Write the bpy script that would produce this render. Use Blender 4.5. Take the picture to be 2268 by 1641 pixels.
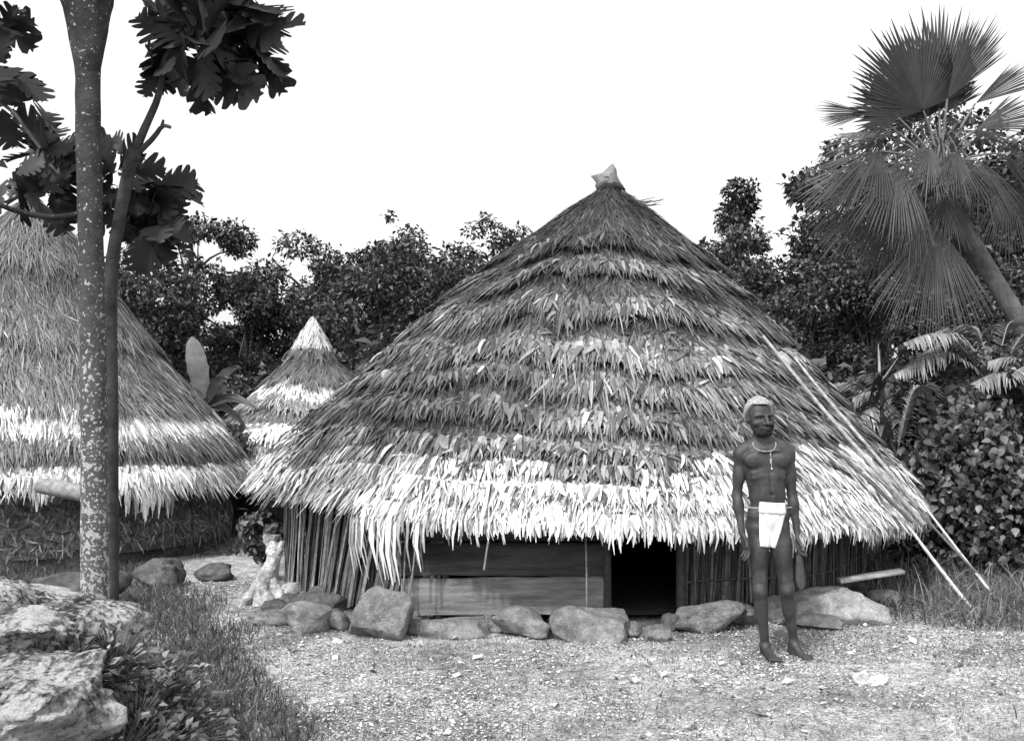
import bpy, math, random
import numpy as np
from mathutils import Vector, Matrix

# ---------------------------------------------------------------- camera, sky, sun, exposure
SC = bpy.context.scene
for o in list(bpy.data.objects): bpy.data.objects.remove(o)
CAMH = 1.5
cd = bpy.data.cameras.new("camera"); cam = bpy.data.objects.new("camera", cd); SC.collection.objects.link(cam)
cam.location = (0, 0, CAMH); cam.rotation_euler = (math.radians(90), 0, 0)
cd.sensor_width = 36; cd.lens = 36; cd.shift_y = 0.046; cd.clip_end = 2000; cd.clip_start = 0.05
SC.camera = cam
SUN_EL, SUN_AZ = math.radians(50), math.radians(-148)      # azimuth of the sun measured from +Y towards +X
w = bpy.data.worlds.new("World"); SC.world = w; w.use_nodes = True
nt = w.node_tree; bg = nt.nodes["Background"]
sk = nt.nodes.new("ShaderNodeTexSky"); sk.sky_type = 'NISHITA'; sk.sun_disc = False
sk.sun_elevation = SUN_EL; sk.sun_rotation = SUN_AZ; sk.dust_density = 6.0; sk.air_density = 1.6; sk.ozone_density = 1.0
bw = nt.nodes.new("ShaderNodeRGBToBW")                     # black and white film
veil = nt.nodes.new('ShaderNodeMath'); veil.operation = 'ADD'; veil.inputs[1].default_value = 3.3      # bright thin overcast
nt.links.new(sk.outputs[0], bw.inputs[0]); nt.links.new(bw.outputs[0], veil.inputs[0]); nt.links.new(veil.outputs[0], bg.inputs[0]); bg.inputs[1].default_value = 0.15
sd = bpy.data.lights.new("sun", 'SUN'); sd.energy = 2.9; sd.angle = math.radians(2.5); sd.color = (1, 1, 1)
sun = bpy.data.objects.new("sun", sd); SC.collection.objects.link(sun)
sv = Vector((math.sin(SUN_AZ) * math.cos(SUN_EL), math.cos(SUN_AZ) * math.cos(SUN_EL), math.sin(SUN_EL)))
sun.rotation_euler = sv.to_track_quat('Z', 'Y').to_euler(); sun.location = sv * 30
SC.view_settings.view_transform = 'Standard'; SC.view_settings.look = 'None'
SC.view_settings.exposure = 0.30; SC.view_settings.gamma = 1.0
SC.cycles.max_bounces = 6; SC.cycles.diffuse_bounces = 3; SC.cycles.glossy_bounces = 2
SC.cycles.transmission_bounces = 3; SC.cycles.transparent_max_bounces = 4

R = np.random.default_rng(7)
random.seed(7)
PX = 2268.0
def P(px, py, D):
    """a point seen at (px, py) of the 2268-wide view, D metres ahead"""
    return np.array([(px - 1134) / PX * D, D, CAMH - (py - 925) / PX * D])

# ---------------------------------------------------------------- helpers
def link(o, parent=None):
    SC.collection.objects.link(o)
    if parent is not None: o.parent = parent
    return o
def tag(o, label=None, cat=None, group=None, kind=None):
    if label: o['label'] = label
    if cat: o['category'] = cat
    if group: o['group'] = group
    if kind: o['kind'] = kind
    return o
def empty(name, loc=(0, 0, 0), label=None, cat=None, group=None):
    o = bpy.data.objects.new(name, None); o.empty_display_size = 0.1
    o.location = loc; link(o); tag(o, label, cat, group); return o
class MB:
    def __init__(s): s.v = []; s.f = []; s.c = []; s.n = 0
    def add(s, v, f, c=1.0):
        v = np.asarray(v, float).reshape(-1, 3); f = np.asarray(f, int)
        c = np.broadcast_to(np.asarray(c, float), (len(v),))
        s.v.append(v); s.c.append(c); s.f.append(f + s.n); s.n += len(v)
        return s
    def build(s, name, m, parent=None, smooth=False, loc=None):
        me = bpy.data.meshes.new(name)
        V = np.concatenate(s.v); C = np.concatenate(s.c)
        if loc is not None: V = V - np.asarray(loc, float)
        elif parent is not None: V = V - np.array(parent.matrix_basis.translation)
        me.vertices.add(len(V)); me.vertices.foreach_set('co', V.astype(np.float32).ravel())
        tot = sum(f.size for f in s.f); nf = sum(len(f) for f in s.f)
        me.loops.add(tot); me.polygons.add(nf)
        me.loops.foreach_set('vertex_index', np.concatenate([f.ravel() for f in s.f]).astype(np.int32))
        sizes = np.concatenate([np.full(len(f), f.shape[1]) for f in s.f])
        st = np.concatenate([[0], np.cumsum(sizes)[:-1]])
        me.polygons.foreach_set('loop_start', st.astype(np.int32))
        me.update(calc_edges=True); me.validate()
        a = me.color_attributes.new('Col', 'FLOAT_COLOR', 'POINT')
        cc = np.ones((len(V), 4), np.float32); cc[:, :3] = C[:, None]
        a.data.foreach_set('color', cc.ravel())
        if smooth: me.polygons.foreach_set('use_smooth', np.ones(nf, bool))
        me.materials.append(m)
        o = bpy.data.objects.new(name, me); link(o, parent)
        if loc is not None: o.location = loc
        return o
def nrm(a): return a / (np.linalg.norm(a, axis=-1, keepdims=True) + 1e-9)
def strips(mb, Pt, W, col):
    """N ribbons: Pt (N,S,3) centre lines, W (N,S,3) half widths"""
    N, S, _ = Pt.shape
    V = np.stack([Pt - W, Pt + W], 2).reshape(-1, 3)
    b = (np.arange(N) * S * 2)[:, None] + (np.arange(S - 1) * 2)[None, :]
    F = np.stack([b, b + 1, b + 3, b + 2], -1).reshape(-1, 4)
    c = np.asarray(col, float)
    c = np.repeat(c, S * 2) if c.ndim == 1 else np.repeat(c.reshape(-1), 2)
    mb.add(V, F, c)
def tube(mb, pts, rad, seg=10, col=1.0, rough=0.0, cap=True):
    pts = np.asarray(pts, float); n = len(pts); rad = np.broadcast_to(np.asarray(rad, float), (n,))
    T = nrm(np.gradient(pts, axis=0)); V = []
    ref = np.array([0.31, 0.92, 0.23]); 
    for i in range(n):
        u = nrm(np.cross(T[i], ref)); v = np.cross(T[i], u)
        a = np.arange(seg) / seg * 2 * math.pi
        rr = rad[i] * (1 + rough * R.uniform(-1, 1, seg))
        V.append(pts[i] + (np.cos(a) * rr)[:, None] * u + (np.sin(a) * rr)[:, None] * v)
    V = np.concatenate(V)
    i = np.arange(n - 1)[:, None] * seg; j = np.arange(seg)[None, :]
    F = np.stack([i + j, i + (j + 1) % seg, i + seg + (j + 1) % seg, i + seg + j], -1).reshape(-1, 4)
    mb.add(V, F, col)
    if cap:
        for k, flip in ((0, 1), (n - 1, 0)):
            ring = V[k * seg:(k + 1) * seg]; c0 = ring.mean(0)
            vv = np.vstack([ring, c0[None]]); a = np.arange(seg); b = (a + 1) % seg
            ff = np.stack([b, a, np.full(seg, seg)], -1) if flip else np.stack([a, b, np.full(seg, seg)], -1)
            mb.add(vv, ff, col)
def resample(pts, n):
    pts = np.asarray(pts, float); m = len(pts)
    t = np.linspace(0, m - 1, n); out = []
    for tt in t:
        i = min(int(tt), m - 2); f = tt - i
        p0 = pts[max(i - 1, 0)]; p1 = pts[i]; p2 = pts[i + 1]; p3 = pts[min(i + 2, m - 1)]
        out.append(0.5 * ((2 * p1) + (-p0 + p2) * f + (2 * p0 - 5 * p1 + 4 * p2 - p3) * f * f + (-p0 + 3 * p1 - 3 * p2 + p3) * f ** 3))
    return np.array(out)
def box(mb, c, s, rot=None, col=1.0, bev=0.15, jit=0.0):
    """bevelled box: centre c, size s"""
    s = np.asarray(s, float) / 2; b = min(s) * bev
    V = []
    for sx in (-1, 1):
        for sy in (-1, 1):
            for sz in (-1, 1):
                for k in range(3):
                    d = s.copy(); d[[i for i in range(3) if i != k]] -= b
                    V.append(np.array([sx, sy, sz]) * d + R.uniform(-jit, jit, 3))
    V = np.array(V)
    import bmesh
    bm = bmesh.new(); vs = [bm.verts.new(v) for v in V]
    r = bmesh.ops.convex_hull(bm, input=vs)
    bm.verts.ensure_lookup_table(); bm.verts.index_update()
    VV = np.array([v.co[:] for v in bm.verts]); FF = np.array([[v.index for v in f.verts] for f in bm.faces if len(f.verts) == 3])
    bm.free()
    if rot is not None: VV = VV @ np.array(rot).T
    mb.add(VV + np.asarray(c), FF, col)
def rotz(a): return np.array(Matrix.Rotation(a, 3, 'Z'))
def rotm(ax, ay, az): return np.array(Matrix.Rotation(az, 3, 'Z') @ Matrix.Rotation(ay, 3, 'Y') @ Matrix.Rotation(ax, 3, 'X'))

_ph = R.uniform(0, 6.28, (40, 2)); 
_kd = nrm(R.normal(size=(40, 3)))
def fbm(p, sc=1.0, octv=4, seed=0):
    """cheap smooth noise, about -1..1"""
    p = np.asarray(p, float) * sc; out = 0; amp = 1; tot = 0
    for o in range(octv):
        s = 0
        for k in range(4):
            i = (seed * 7 + o * 4 + k) % 40; j = (i * 3 + 5) % 40
            s = s + np.sin(p @ _kd[i] * 2.1 + _ph[i, 0] + 1.7 * np.sin(p @ _kd[j] * 1.3 + _ph[j, 1]))
        out = out + amp * s / 2.2; tot += amp; amp *= 0.5; p = p * 2.03 + 3.1
    return out / tot

def mat(name, g=0.5, rough=0.85, attr=True, noise=(), bump=(0, 0), spec=0.3, trans=0.0, extra=None, stretch=None):
    """g grey; noise: list of (scale, low, high, from, to) multipliers of the base grey"""
    m = bpy.data.materials.new(name); m.use_nodes = True; t = m.node_tree; b = t.nodes['Principled BSDF']
    L = t.links; N = t.nodes.new
    b.inputs['Roughness'].default_value = rough; b.inputs['Specular IOR Level'].default_value = spec
    val = N('ShaderNodeValue'); val.outputs[0].default_value = g; cur = val.outputs[0]
    if attr:
        a = N('ShaderNodeAttribute'); a.attribute_name = 'Col'
        k = N('ShaderNodeMath'); k.operation = 'MULTIPLY'; L.new(cur, k.inputs[0]); L.new(a.outputs['Fac'], k.inputs[1]); cur = k.outputs[0]
    tc = N('ShaderNodeTexCoord'); src = tc.outputs['Object']
    if stretch:
        mp = N('ShaderNodeMapping'); mp.inputs['Scale'].default_value = stretch; L.new(src, mp.inputs[0]); src = mp.outputs[0]
    for (s, lo, hi, f0, f1) in noise:
        n = N('ShaderNodeTexNoise'); n.inputs['Scale'].default_value = s; n.inputs['Detail'].default_value = 5; n.inputs['Roughness'].default_value = 0.65
        L.new(src, n.inputs['Vector'])
        mr = N('ShaderNodeMapRange'); mr.inputs[1].default_value = f0; mr.inputs[2].default_value = f1
        mr.inputs[3].default_value = lo; mr.inputs[4].default_value = hi; L.new(n.outputs['Fac'], mr.inputs[0])
        k = N('ShaderNodeMath'); k.operation = 'MULTIPLY'; L.new(cur, k.inputs[0]); L.new(mr.outputs[0], k.inputs[1]); cur = k.outputs[0]
    if extra: cur = extra(t, tc, cur)
    cb = N('ShaderNodeCombineColor'); 
    for i in range(3): L.new(cur, cb.inputs[i])
    L.new(cb.outputs[0], b.inputs['Base Color'])
    if bump[1]:
        n = N('ShaderNodeTexNoise'); n.inputs['Scale'].default_value = bump[0]; n.inputs['Detail'].default_value = 8; n.inputs['Roughness'].default_value = 0.7
        L.new(tc.outputs['Object'], n.inputs['Vector'])
        bp = N('ShaderNodeBump'); bp.inputs['Distance'].default_value = bump[1]; bp.inputs['Strength'].default_value = 1.0
        L.new(n.outputs['Fac'], bp.inputs['Height']); L.new(bp.outputs[0], b.inputs['Normal'])
    if trans:
        tr = N('ShaderNodeBsdfTranslucent'); L.new(cb.outputs[0], tr.inputs[0])
        mx = N('ShaderNodeMixShader'); mx.inputs[0].default_value = trans
        L.new(b.outputs[0], mx.inputs[1]); L.new(tr.outputs[0], mx.inputs[2])
        L.new(mx.outputs[0], t.nodes['Material Output'].inputs[0])
    return m
def spots(scale, thr, g, soft=0.03, low=None):
    def f(t, tc, cur):
        N = t.nodes.new; L = t.links
        n = N('ShaderNodeTexNoise'); n.inputs['Scale'].default_value = scale; n.inputs['Detail'].default_value = 4; n.inputs['Roughness'].default_value = 0.6
        L.new(tc.outputs['Object'], n.inputs['Vector'])
        mr = N('ShaderNodeMapRange'); mr.inputs[1].default_value = thr; mr.inputs[2].default_value = thr + soft
        src = n.outputs['Fac']
        if low:
            n2 = N('ShaderNodeTexNoise'); n2.inputs['Scale'].default_value = low; n2.inputs['Detail'].default_value = 3; L.new(tc.outputs['Object'], n2.inputs['Vector'])
            am = N('ShaderNodeMath'); am.operation = 'MULTIPLY_ADD'; L.new(n2.outputs['Fac'], am.inputs[0]); am.inputs[1].default_value = 0.9; L.new(src, am.inputs[2]); sb = N('ShaderNodeMath'); sb.operation = 'SUBTRACT'; L.new(am.outputs[0], sb.inputs[0]); sb.inputs[1].default_value = 0.45; src = sb.outputs[0]
        L.new(src, mr.inputs[0])
        mx = N('ShaderNodeMix'); L.new(mr.outputs[0], mx.inputs[0]); L.new(cur, mx.inputs[2]); mx.inputs[3].default_value = g
        return mx.outputs[0]
    return f

def lichen_bark(t, tc, cur):
    N = t.nodes.new; L = t.links
    sp = N('ShaderNodeSeparateXYZ'); L.new(tc.outputs['Object'], sp.inputs[0])
    hm = N('ShaderNodeMapRange'); hm.inputs[1].default_value = 2.6; hm.inputs[2].default_value = 0.6; hm.inputs[3].default_value = 0.0; hm.inputs[4].default_value = 1.0; L.new(sp.outputs[2], hm.inputs[0])
    fm = N('ShaderNodeMath'); fm.operation = 'MULTIPLY_ADD'; L.new(hm.outputs[0], fm.inputs[0]); fm.inputs[1].default_value = 0.06; L.new(cur, fm.inputs[2])
    out = fm.outputs[0]
    for sc, off, g, soft in ((22, 0.64, 0.34, 0.05), (55, 0.62, 0.40, 0.04)):
        n = N('ShaderNodeTexNoise'); n.inputs['Scale'].default_value = sc; n.inputs['Detail'].default_value = 4; L.new(tc.outputs['Object'], n.inputs['Vector'])
        a = N('ShaderNodeMath'); a.operation = 'MULTIPLY_ADD'; L.new(hm.outputs[0], a.inputs[0]); a.inputs[1].default_value = 0.12; L.new(n.outputs['Fac'], a.inputs[2])
        mr = N('ShaderNodeMapRange'); mr.inputs[1].default_value = off + .03; mr.inputs[2].default_value = off + .03 + soft; L.new(a.outputs[0], mr.inputs[0])
        mx = N('ShaderNodeMix'); L.new(mr.outputs[0], mx.inputs[0]); L.new(out, mx.inputs[2]); mx.inputs[3].default_value = g; out = mx.outputs[0]
    return out
M = {}
M['thatch'] = mat('thatch', 1.0, 0.75, noise=[(35, 0.75, 1.25, 0.3, 0.7)], spec=0.25)
M['under'] = mat('under_thatch', 1.0, 0.95, noise=[(18, 0.4, 1.5, 0.3, 0.7)], bump=(60, 0.02), spec=0.1)
M['cap'] = mat('cap_sheath', 1.0, 0.8, noise=[(14, 0.7, 1.2, 0.3, 0.7)], bump=(40, 0.01))
M['ground'] = mat('ground_soil', 0.35, 0.95, attr=False, noise=[(0.9, 0.6, 1.35, 0.38, 0.62), (3.5, 0.75, 1.25, 0.35, 0.65), (11, 0.65, 1.3, 0.35, 0.65), (60, 0.45, 1.7, 0.35, 0.65)], bump=(45, 0.03), spec=0.1)
M['litter'] = mat('leaf_litter', 1.0, 0.8, spec=0.2)
M['grass'] = mat('grass', 1.0, 0.6, trans=0.25, spec=0.3)
M['rock'] = mat('rock', 0.19, 0.9, noise=[(2.5, 0.7, 1.25, 0.35, 0.65), (16, 0.65, 1.3, 0.35, 0.65), (70, 0.8, 1.2, 0.3, 0.7)], bump=(18, 0.05), spec=0.15)
M['lichen_rock'] = mat('lichen_rock', 0.14, 0.95, noise=[(3, 0.45, 1.5, 0.4, 0.6), (12, 0.5, 1.4, 0.38, 0.62), (45, 0.5, 1.5, 0.35, 0.65)], bump=(20, 0.10), spec=0.1, extra=spots(44, 0.38, 0.66, 0.20, low=4))
M['pale'] = mat('pale_stone', 0.72, 0.95, noise=[(6, 0.5, 1.2, 0.38, 0.62), (28, 0.6, 1.15, 0.35, 0.6)], bump=(24, 0.05), spec=0.2)
M['bark'] = mat('bark', 0.042, 0.9, noise=[(9, 0.6, 1.5, 0.35, 0.65)], bump=(40, 0.012), spec=0.2, extra=lichen_bark)
M['bark2'] = mat('dark_bark', 0.05, 0.9, noise=[(9, 0.6, 1.5, 0.35, 0.65)], bump=(40, 0.012), spec=0.2)
M['palmbark'] = mat('palm_bark', 0.10, 0.9, noise=[(5, 0.6, 1.4, 0.35, 0.65)], bump=(30, 0.02), spec=0.2)
M['leaf_far'] = mat('tree_foliage', 1.0, 0.55, trans=0.2, spec=0.35)
M['leaf_big'] = mat('lobed_leaf', 1.0, 0.5, noise=[(6, 0.7, 1.3, 0.35, 0.65)], trans=0.12, spec=0.35)
M['leaf_near'] = mat('shrub_foliage', 1.0, 0.5, noise=[(8, 0.7, 1.3, 0.35, 0.65)], trans=0.2, spec=0.45)
M['fan'] = mat('fan_leaf', 1.0, 0.5, noise=[(4, 0.7, 1.3, 0.35, 0.65)], trans=0.15, spec=0.4)
M['board'] = mat('board', 1.0, 0.85, noise=[(3, 0.55, 1.35, 0.35, 0.65), (9, 0.7, 1.2, 0.35, 0.65), (30, 0.75, 1.25, 0.3, 0.7)], bump=(30, 0.012), spec=0.2, stretch=(0.25, 1, 2.2))
M['stick'] = mat('stick', 1.0, 0.8, noise=[(20, 0.6, 1.3, 0.35, 0.65)], spec=0.25)
M['skin'] = mat('skin', 0.033, 0.50, attr=False, noise=[(13, 0.65, 1.35, 0.35, 0.65), (60, 0.85, 1.15, 0.3, 0.7)], bump=(60, 0.004), spec=0.4)
M['hair'] = mat('grey_hair', 0.36, 0.95, attr=False, noise=[(60, 0.6, 1.3, 0.35, 0.65)], bump=(120, 0.012), spec=0.1)
M['beard'] = mat('dark_beard', 0.02, 0.95, attr=False, noise=[(60, 0.6, 1.6, 0.35, 0.65)], bump=(120, 0.01), spec=0.1)
M['cloth'] = mat('white_cloth', 0.75, 0.9, noise=[(12, 0.92, 1.05, 0.3, 0.7)], bump=(70, 0.003), spec=0.1)
M['bead'] = mat('bead', 0.5, 0.4)
M['tool'] = mat('tool', 0.045, 0.6, noise=[(20, 0.7, 1.4, 0.3, 0.7)])

# ---------------------------------------------------------------- ground
def sstep(a, b, x):
    t = np.clip((x - a) / (b - a), 0, 1); return t * t * (3 - 2 * t)
def gh(x, y):
    x = np.asarray(x, float); y = np.asarray(y, float)
    p = np.stack([x, y, np.zeros_like(x)], -1)
    h = 0.02 * fbm(p, 1.3, 3, 1)
    m = sstep(-0.95, -1.9, x) * sstep(5.6, 4.3, y)            # the bank under the boulders, left front
    h = h + 0.42 * m * (1 + 0.12 * fbm(p, 3, 2, 2))
    h = h + 0.05 * sstep(2.2, 3.6, x) * sstep(9.0, 7.5, y)
    far = sstep(40, 300, np.hypot(x, y)); h = h * (1 - far)
    return h
def ground():
    ax = np.concatenate([-np.geomspace(900, 7, 26), np.linspace(-6.8, 7, 185), np.geomspace(7.3, 900, 26)])
    ay = np.concatenate([-np.geomspace(900, 3, 20), np.linspace(-2.8, 1.8, 16), np.linspace(1.9, 11, 150), np.geomspace(11.3, 1500, 40)])
    X, Y = np.meshgrid(ax, ay, indexing='ij'); Z = gh(X, Y)
    V = np.stack([X, Y, Z], -1).reshape(-1, 3); nx, ny = len(ax), len(ay)
    i, j = np.meshgrid(np.arange(nx - 1), np.arange(ny - 1), indexing='ij'); b = i * ny + j
    F = np.stack([b, b + ny, b + ny + 1, b + 1], -1).reshape(-1, 4)
    o = MB().add(V, F).build('ground', M['ground'], smooth=True); tag(o, kind='structure')
ground()

# ---------------------------------------------------------------- thatched huts
class Hut:
    def __init__(s, cx, cy, prof, axis, tilt=0.0, tiers=()):
        s.cx, s.cy = cx, cy; s.z = np.array([p[0] for p in prof]); s.r = np.array([p[1] for p in prof]); s.axis = axis; s.tilt = tilt
        s.T = np.array(tiers)                                   # tier lower edges, descending z
    def rad(s, z): return np.interp(z, s.z, s.r)
    def saw(s, th, z, step):
        wob = 0.10 * fbm(np.stack([np.cos(th) * 2.4, np.sin(th) * 2.4, z * 0.9], -1), 1.7, 4, 3)
        zz = z + wob
        up = np.concatenate([[s.z[-1]], s.T]); k = np.clip(np.searchsorted(-up, -zz) - 1, 0, len(up) - 2)
        a, b = up[k], up[k + 1]; f = np.clip((a - zz) / (a - b), 0, 1)
        return step * f ** 1.5, k, f
    def pt(s, th, z, off):
        th = np.asarray(th, float); z = np.asarray(z, float)
        dz = 0.02; dr = (s.rad(z - dz) - s.rad(z + dz)) / (2 * dz); q = 1 / np.sqrt(1 + dr * dr)
        wav = 1 + 0.012 * fbm(np.stack([np.cos(th), np.sin(th), z * 0.5], -1), 2.2, 3, 5)
        rr = s.rad(z) * wav + off * q; zz = z + off * dr * q
        fr = (z - s.z[0]) / (s.z[-1] - s.z[0])
        x = s.cx + s.axis * fr + rr * np.cos(th); y = s.cy + rr * np.sin(th)
        zz = zz - s.tilt * (rr * np.cos(th)) * (1 - fr) ** 1.5
        return np.stack([x, y, zz], -1), np.stack([np.cos(th) * q, np.sin(th) * q, dr * q], -1), np.stack([np.cos(th) * dr * q, np.sin(th) * dr * q, -q], -1)

def thatch(h, mb, N, zlo, zhi, wid, ln, colf, step, lift=0.02, yaw=0.22, grav=0.0, th0=-math.pi, th1=math.pi, segs=3):
    # area-weighted sampling
    zc = np.linspace(zlo, zhi, 200); wgt = h.rad(zc) + 0.02; cdf = np.cumsum(wgt); cdf /= cdf[-1]
    z = np.interp(R.uniform(0, 1, N), cdf, zc); th = R.uniform(th0, th1, N)
    sw, k, f = h.saw(th, z, step)
    p, n, d = h.pt(th, z, sw + R.uniform(0.0, 0.02, N))
    t = np.cross(n, d)
    yw = R.normal(0, yaw, N) + 0.28 * fbm(p, 1.3, 2, 6)
    L = ln * R.uniform(0.55, 1.35, N) * (1 + 0.2 * fbm(p, 3, 2, 1)); W = wid * R.uniform(0.5, 1.5, N) * np.interp(z / h.z[-1], [.55, .8], [1.0, .6])
    dr = d * np.cos(yw)[:, None] + t * np.sin(yw)[:, None]
    side = nrm(np.cross(n, dr)); tw = R.normal(0, 0.26, N)
    side = side * np.cos(tw)[:, None] + n * np.sin(tw)[:, None]
    u = np.linspace(0, 1, segs + 1)[None, :, None]
    # courses combed by clumps: neighbouring strands share a slight sideways set
    lf = (np.abs(R.normal(0, lift * 0.6, N)))[:, None, None]
    kick = R.normal(0, 0.02, N)[:, None, None]
    Pt = p[:, None] + dr[:, None] * L[:, None, None] * u + n[:, None] * (lf * u + step * 0.35 * u * np.minimum(L / 0.3, 1)[:, None, None] - lf * 0.8 * u ** 3) + side[:, None] * kick * u ** 2
    Pt = Pt - dr[:, None] * (grav * L[:, None, None] * u ** 2); Pt[..., 2] -= grav * (u[..., 0] ** 2) * L[:, None]
    prof = np.interp(np.linspace(0, 1, segs + 1), [0, 0.3, 0.75, 1], [0.85, 1, 0.8, 0.2])
    Wd = side[:, None] * (W[:, None] * prof[None])[..., None] * 0.5
    strips(mb, Pt, Wd, colf(p, th, z, k, f, N))

def shell(h, mb, z0, z1, nz, nth, step, colf, inset=0.0):
    z = np.linspace(z0, z1, nz); th = np.linspace(-math.pi, math.pi, nth, endpoint=False)
    TH, Z = np.meshgrid(th, z, indexing='ij'); tf, zf = TH.ravel(), Z.ravel()
    sw, k, f = h.saw(tf, zf, step); p, n, d = h.pt(tf, zf, sw + inset)
    i, j = np.meshgrid(np.arange(nth), np.arange(nz - 1), indexing='ij'); a = i * nz + j; b = ((i + 1) % nth) * nz + j
    F = np.stack([a, b, b + 1, a + 1], -1).reshape(-1, 4)
    mb.add(p, F, colf(p))

# ---- the big hut
CX, CY = (1271 - 1134) / PX * 10, 10.0
BIG = Hut(CX, CY, [(0.60, 3.21), (0.80, 3.06), (1.17, 2.77), (1.70, 2.26), (2.14, 1.84), (2.58, 1.44), (3.02, 0.92), (3.24, 0.66), (3.5, 0.37), (3.68, 0.14), (3.78, 0.05)], 0.35, 0.042,
          tiers=[2.97, 2.68, 2.33, 1.97, 1.74, 1.48, 1.22, 1.10, 0.95, 0.78])
hut = empty('thatched_hut', (CX, CY, 0), 'largest round hut, tiered thatch cone reaching almost to the ground behind the man', 'hut')
TONE = [0.045, 0.072, 0.10, 0.115, 0.118, 0.113, 0.125, 0.19, 0.42, 0.55]
def big_col(p, th, z, k, f, N):
    base = np.array(TONE)[np.clip(k, 0, 9)]
    base = base * (0.60 + 0.75 * f ** 1.5)                                    # paler towards the lower edge of each tier
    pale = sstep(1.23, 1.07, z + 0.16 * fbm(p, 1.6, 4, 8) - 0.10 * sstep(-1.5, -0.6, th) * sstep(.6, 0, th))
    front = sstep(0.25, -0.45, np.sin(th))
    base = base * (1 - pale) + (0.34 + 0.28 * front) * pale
    base = base * (1 + 0.25 * fbm(p, 1.5, 3, 4)) * (1 + 0.3 * fbm(p, 5, 2, 9))
    v = np.exp(R.normal(0, 0.42, N))
    v = np.where(R.uniform(0, 1, N) < 0.14, v * 0.35, v)
    return np.clip(base * v, 0.015, 0.8)
mb = MB()
shell(BIG, mb, 0.82, 3.78, 150, 220, 0.07, lambda p: 0.05 + 0.0 * p[:, 0])
shell(BIG, mb, 0.84, 3.6, 30, 80, 0.0, lambda p: 0.06 + 0.0 * p[:, 0], inset=-0.05)
thatch(BIG, mb, 86000, 0.86, 3.74, 0.017, 0.17, big_col, 0.07, lift=0.018, yaw=0.2)
thatch(BIG, mb, 12000, 0.86, 2.9, 0.028, 0.20, big_col, 0.075, lift=0.03, yaw=0.33)
thatch(BIG, mb, 30000, 0.95, 3.7, 0.012, 0.30, big_col, 0.08, lift=0.015, yaw=0.16)
# heavier ragged tier ends
for zt in BIG.T[:-1]:
    nn = int(1500 * BIG.rad(zt) / 3)
    for q in range(14):                                             # laid in uneven lengths, not as one even ring
        t_ = R.uniform(-math.pi, math.pi); dz_ = R.uniform(-.06, .10); thatch(BIG, mb, nn // 18, zt + dz_, zt + dz_ + 0.12, 0.032, 0.15, lambda p, th, z, k, f, N: np.clip(big_col(p, th, z, k, f, N) * 1.3, 0, 0.8), 0.10, lift=0.04, grav=0.2, yaw=.3, th0=t_, th1=t_ + R.uniform(.2, .8))
    thatch(BIG, mb, nn // 3, zt + 0.02, zt + 0.15, 0.032, 0.14, lambda p, th, z, k, f, N: np.clip(big_col(p, th, z, k, f, N) * 1.35, 0, 0.8), 0.095, lift=0.04, grav=0.2)
# clumps of crumpled leaf that break the courses
for q in range(260):
    zq = R.uniform(1.0, 2.7); tq = R.uniform(-math.pi, math.pi)
    thatch(BIG, mb, 30, zq, zq + 0.10, 0.026, 0.16, big_col, 0.065, lift=0.06, yaw=0.8, th0=tq, th1=tq + 0.16 * 2 / BIG.rad(zq), grav=0.1)
mb.build('roof', M['thatch'], hut)
# the pale hanging fringe under the eave
mb = MB()
def pale_col(p, th, z, k, f, N):
    v = np.exp(R.normal(0, 0.26, N)); v = np.where(R.uniform(0, 1, N) < 0.17, v * 0.35, v)
    return np.clip(0.60 * v * (1 + 0.30 * fbm(p, 2.4, 4, 3)), 0.05, 0.86)
def rag(th): return sstep(-2.21, -2.13, th) * (1 - sstep(0.35, 0.5, th))
thatch(BIG, mb, 6000, 0.93, 1.04, 0.024, 0.13, pale_col, 0.10, lift=0.015, yaw=0.16, grav=0.25)
thatch(BIG, mb, 6500, 0.81, 0.91, 0.028, 0.17, pale_col, 0.05, lift=0.012, yaw=0.12, grav=0.55, th0=-2.16, th1=0.3)
thatch(BIG, mb, 520, 0.78, 0.84, 0.020, 0.20, pale_col, 0.045, lift=0.01, yaw=0.14, grav=0.8, th0=-2.16, th1=0.1)
thatch(BIG, mb, 50, 0.80, 0.88, 0.030, 0.42, pale_col, 0.05, lift=0.01, yaw=0.12, grav=0.9, th0=-2.18, th1=-1.98)
def gap_shade_col(p, th, z, k, f, N): return np.clip(0.11 * np.exp(R.normal(0, 0.5, N)), 0.02, 0.5)
for zq in (1.205, 1.085, 0.945):                                    # dark stubble standing in for the shaded gaps between the pale courses
    thatch(BIG, mb, 3400, zq - 0.012, zq + 0.014, 0.018, 0.05, gap_shade_col, 0.09, lift=0.02, yaw=0.6)
mb.build('eave_fringe', M['thatch'], hut)
# finial: a peaked cap of folded palm sheath with pointed corners
mb = MB()
out = [(1357, 362), (1366, 374), (1367, 392), (1376, 406), (1388, 421), (1364, 419), (1358, 427), (1326, 427), (1317, 414), (1320, 405), (1308, 389), (1324, 387), (1336, 382), (1346, 371)]
cx_, cz_ = np.mean([q[0] for q in out]), np.mean([q[1] for q in out]); n_ = len(out); V = []
for (sc_, dy) in ((0.35, -0.13), (0.72, -0.09), (1.0, 0.0), (0.72, 0.09), (0.35, 0.13)):
    for q, (x, y) in enumerate(out):
        V.append(P(cx_ + 3 + (x - cx_ - 3) * sc_, cz_ + 6 + (y - cz_ - 6) * sc_, 9.97) + [0, dy + 0.03 * math.sin(q * 2.1) * sc_, 0])
i = np.arange(4)[:, None] * n_; j = np.arange(n_)[None]
mb.add(V, np.stack([i + j, i + (j + 1) % n_, i + n_ + (j + 1) % n_, i + n_ + j], -1).reshape(-1, 4), 0.17)
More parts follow.
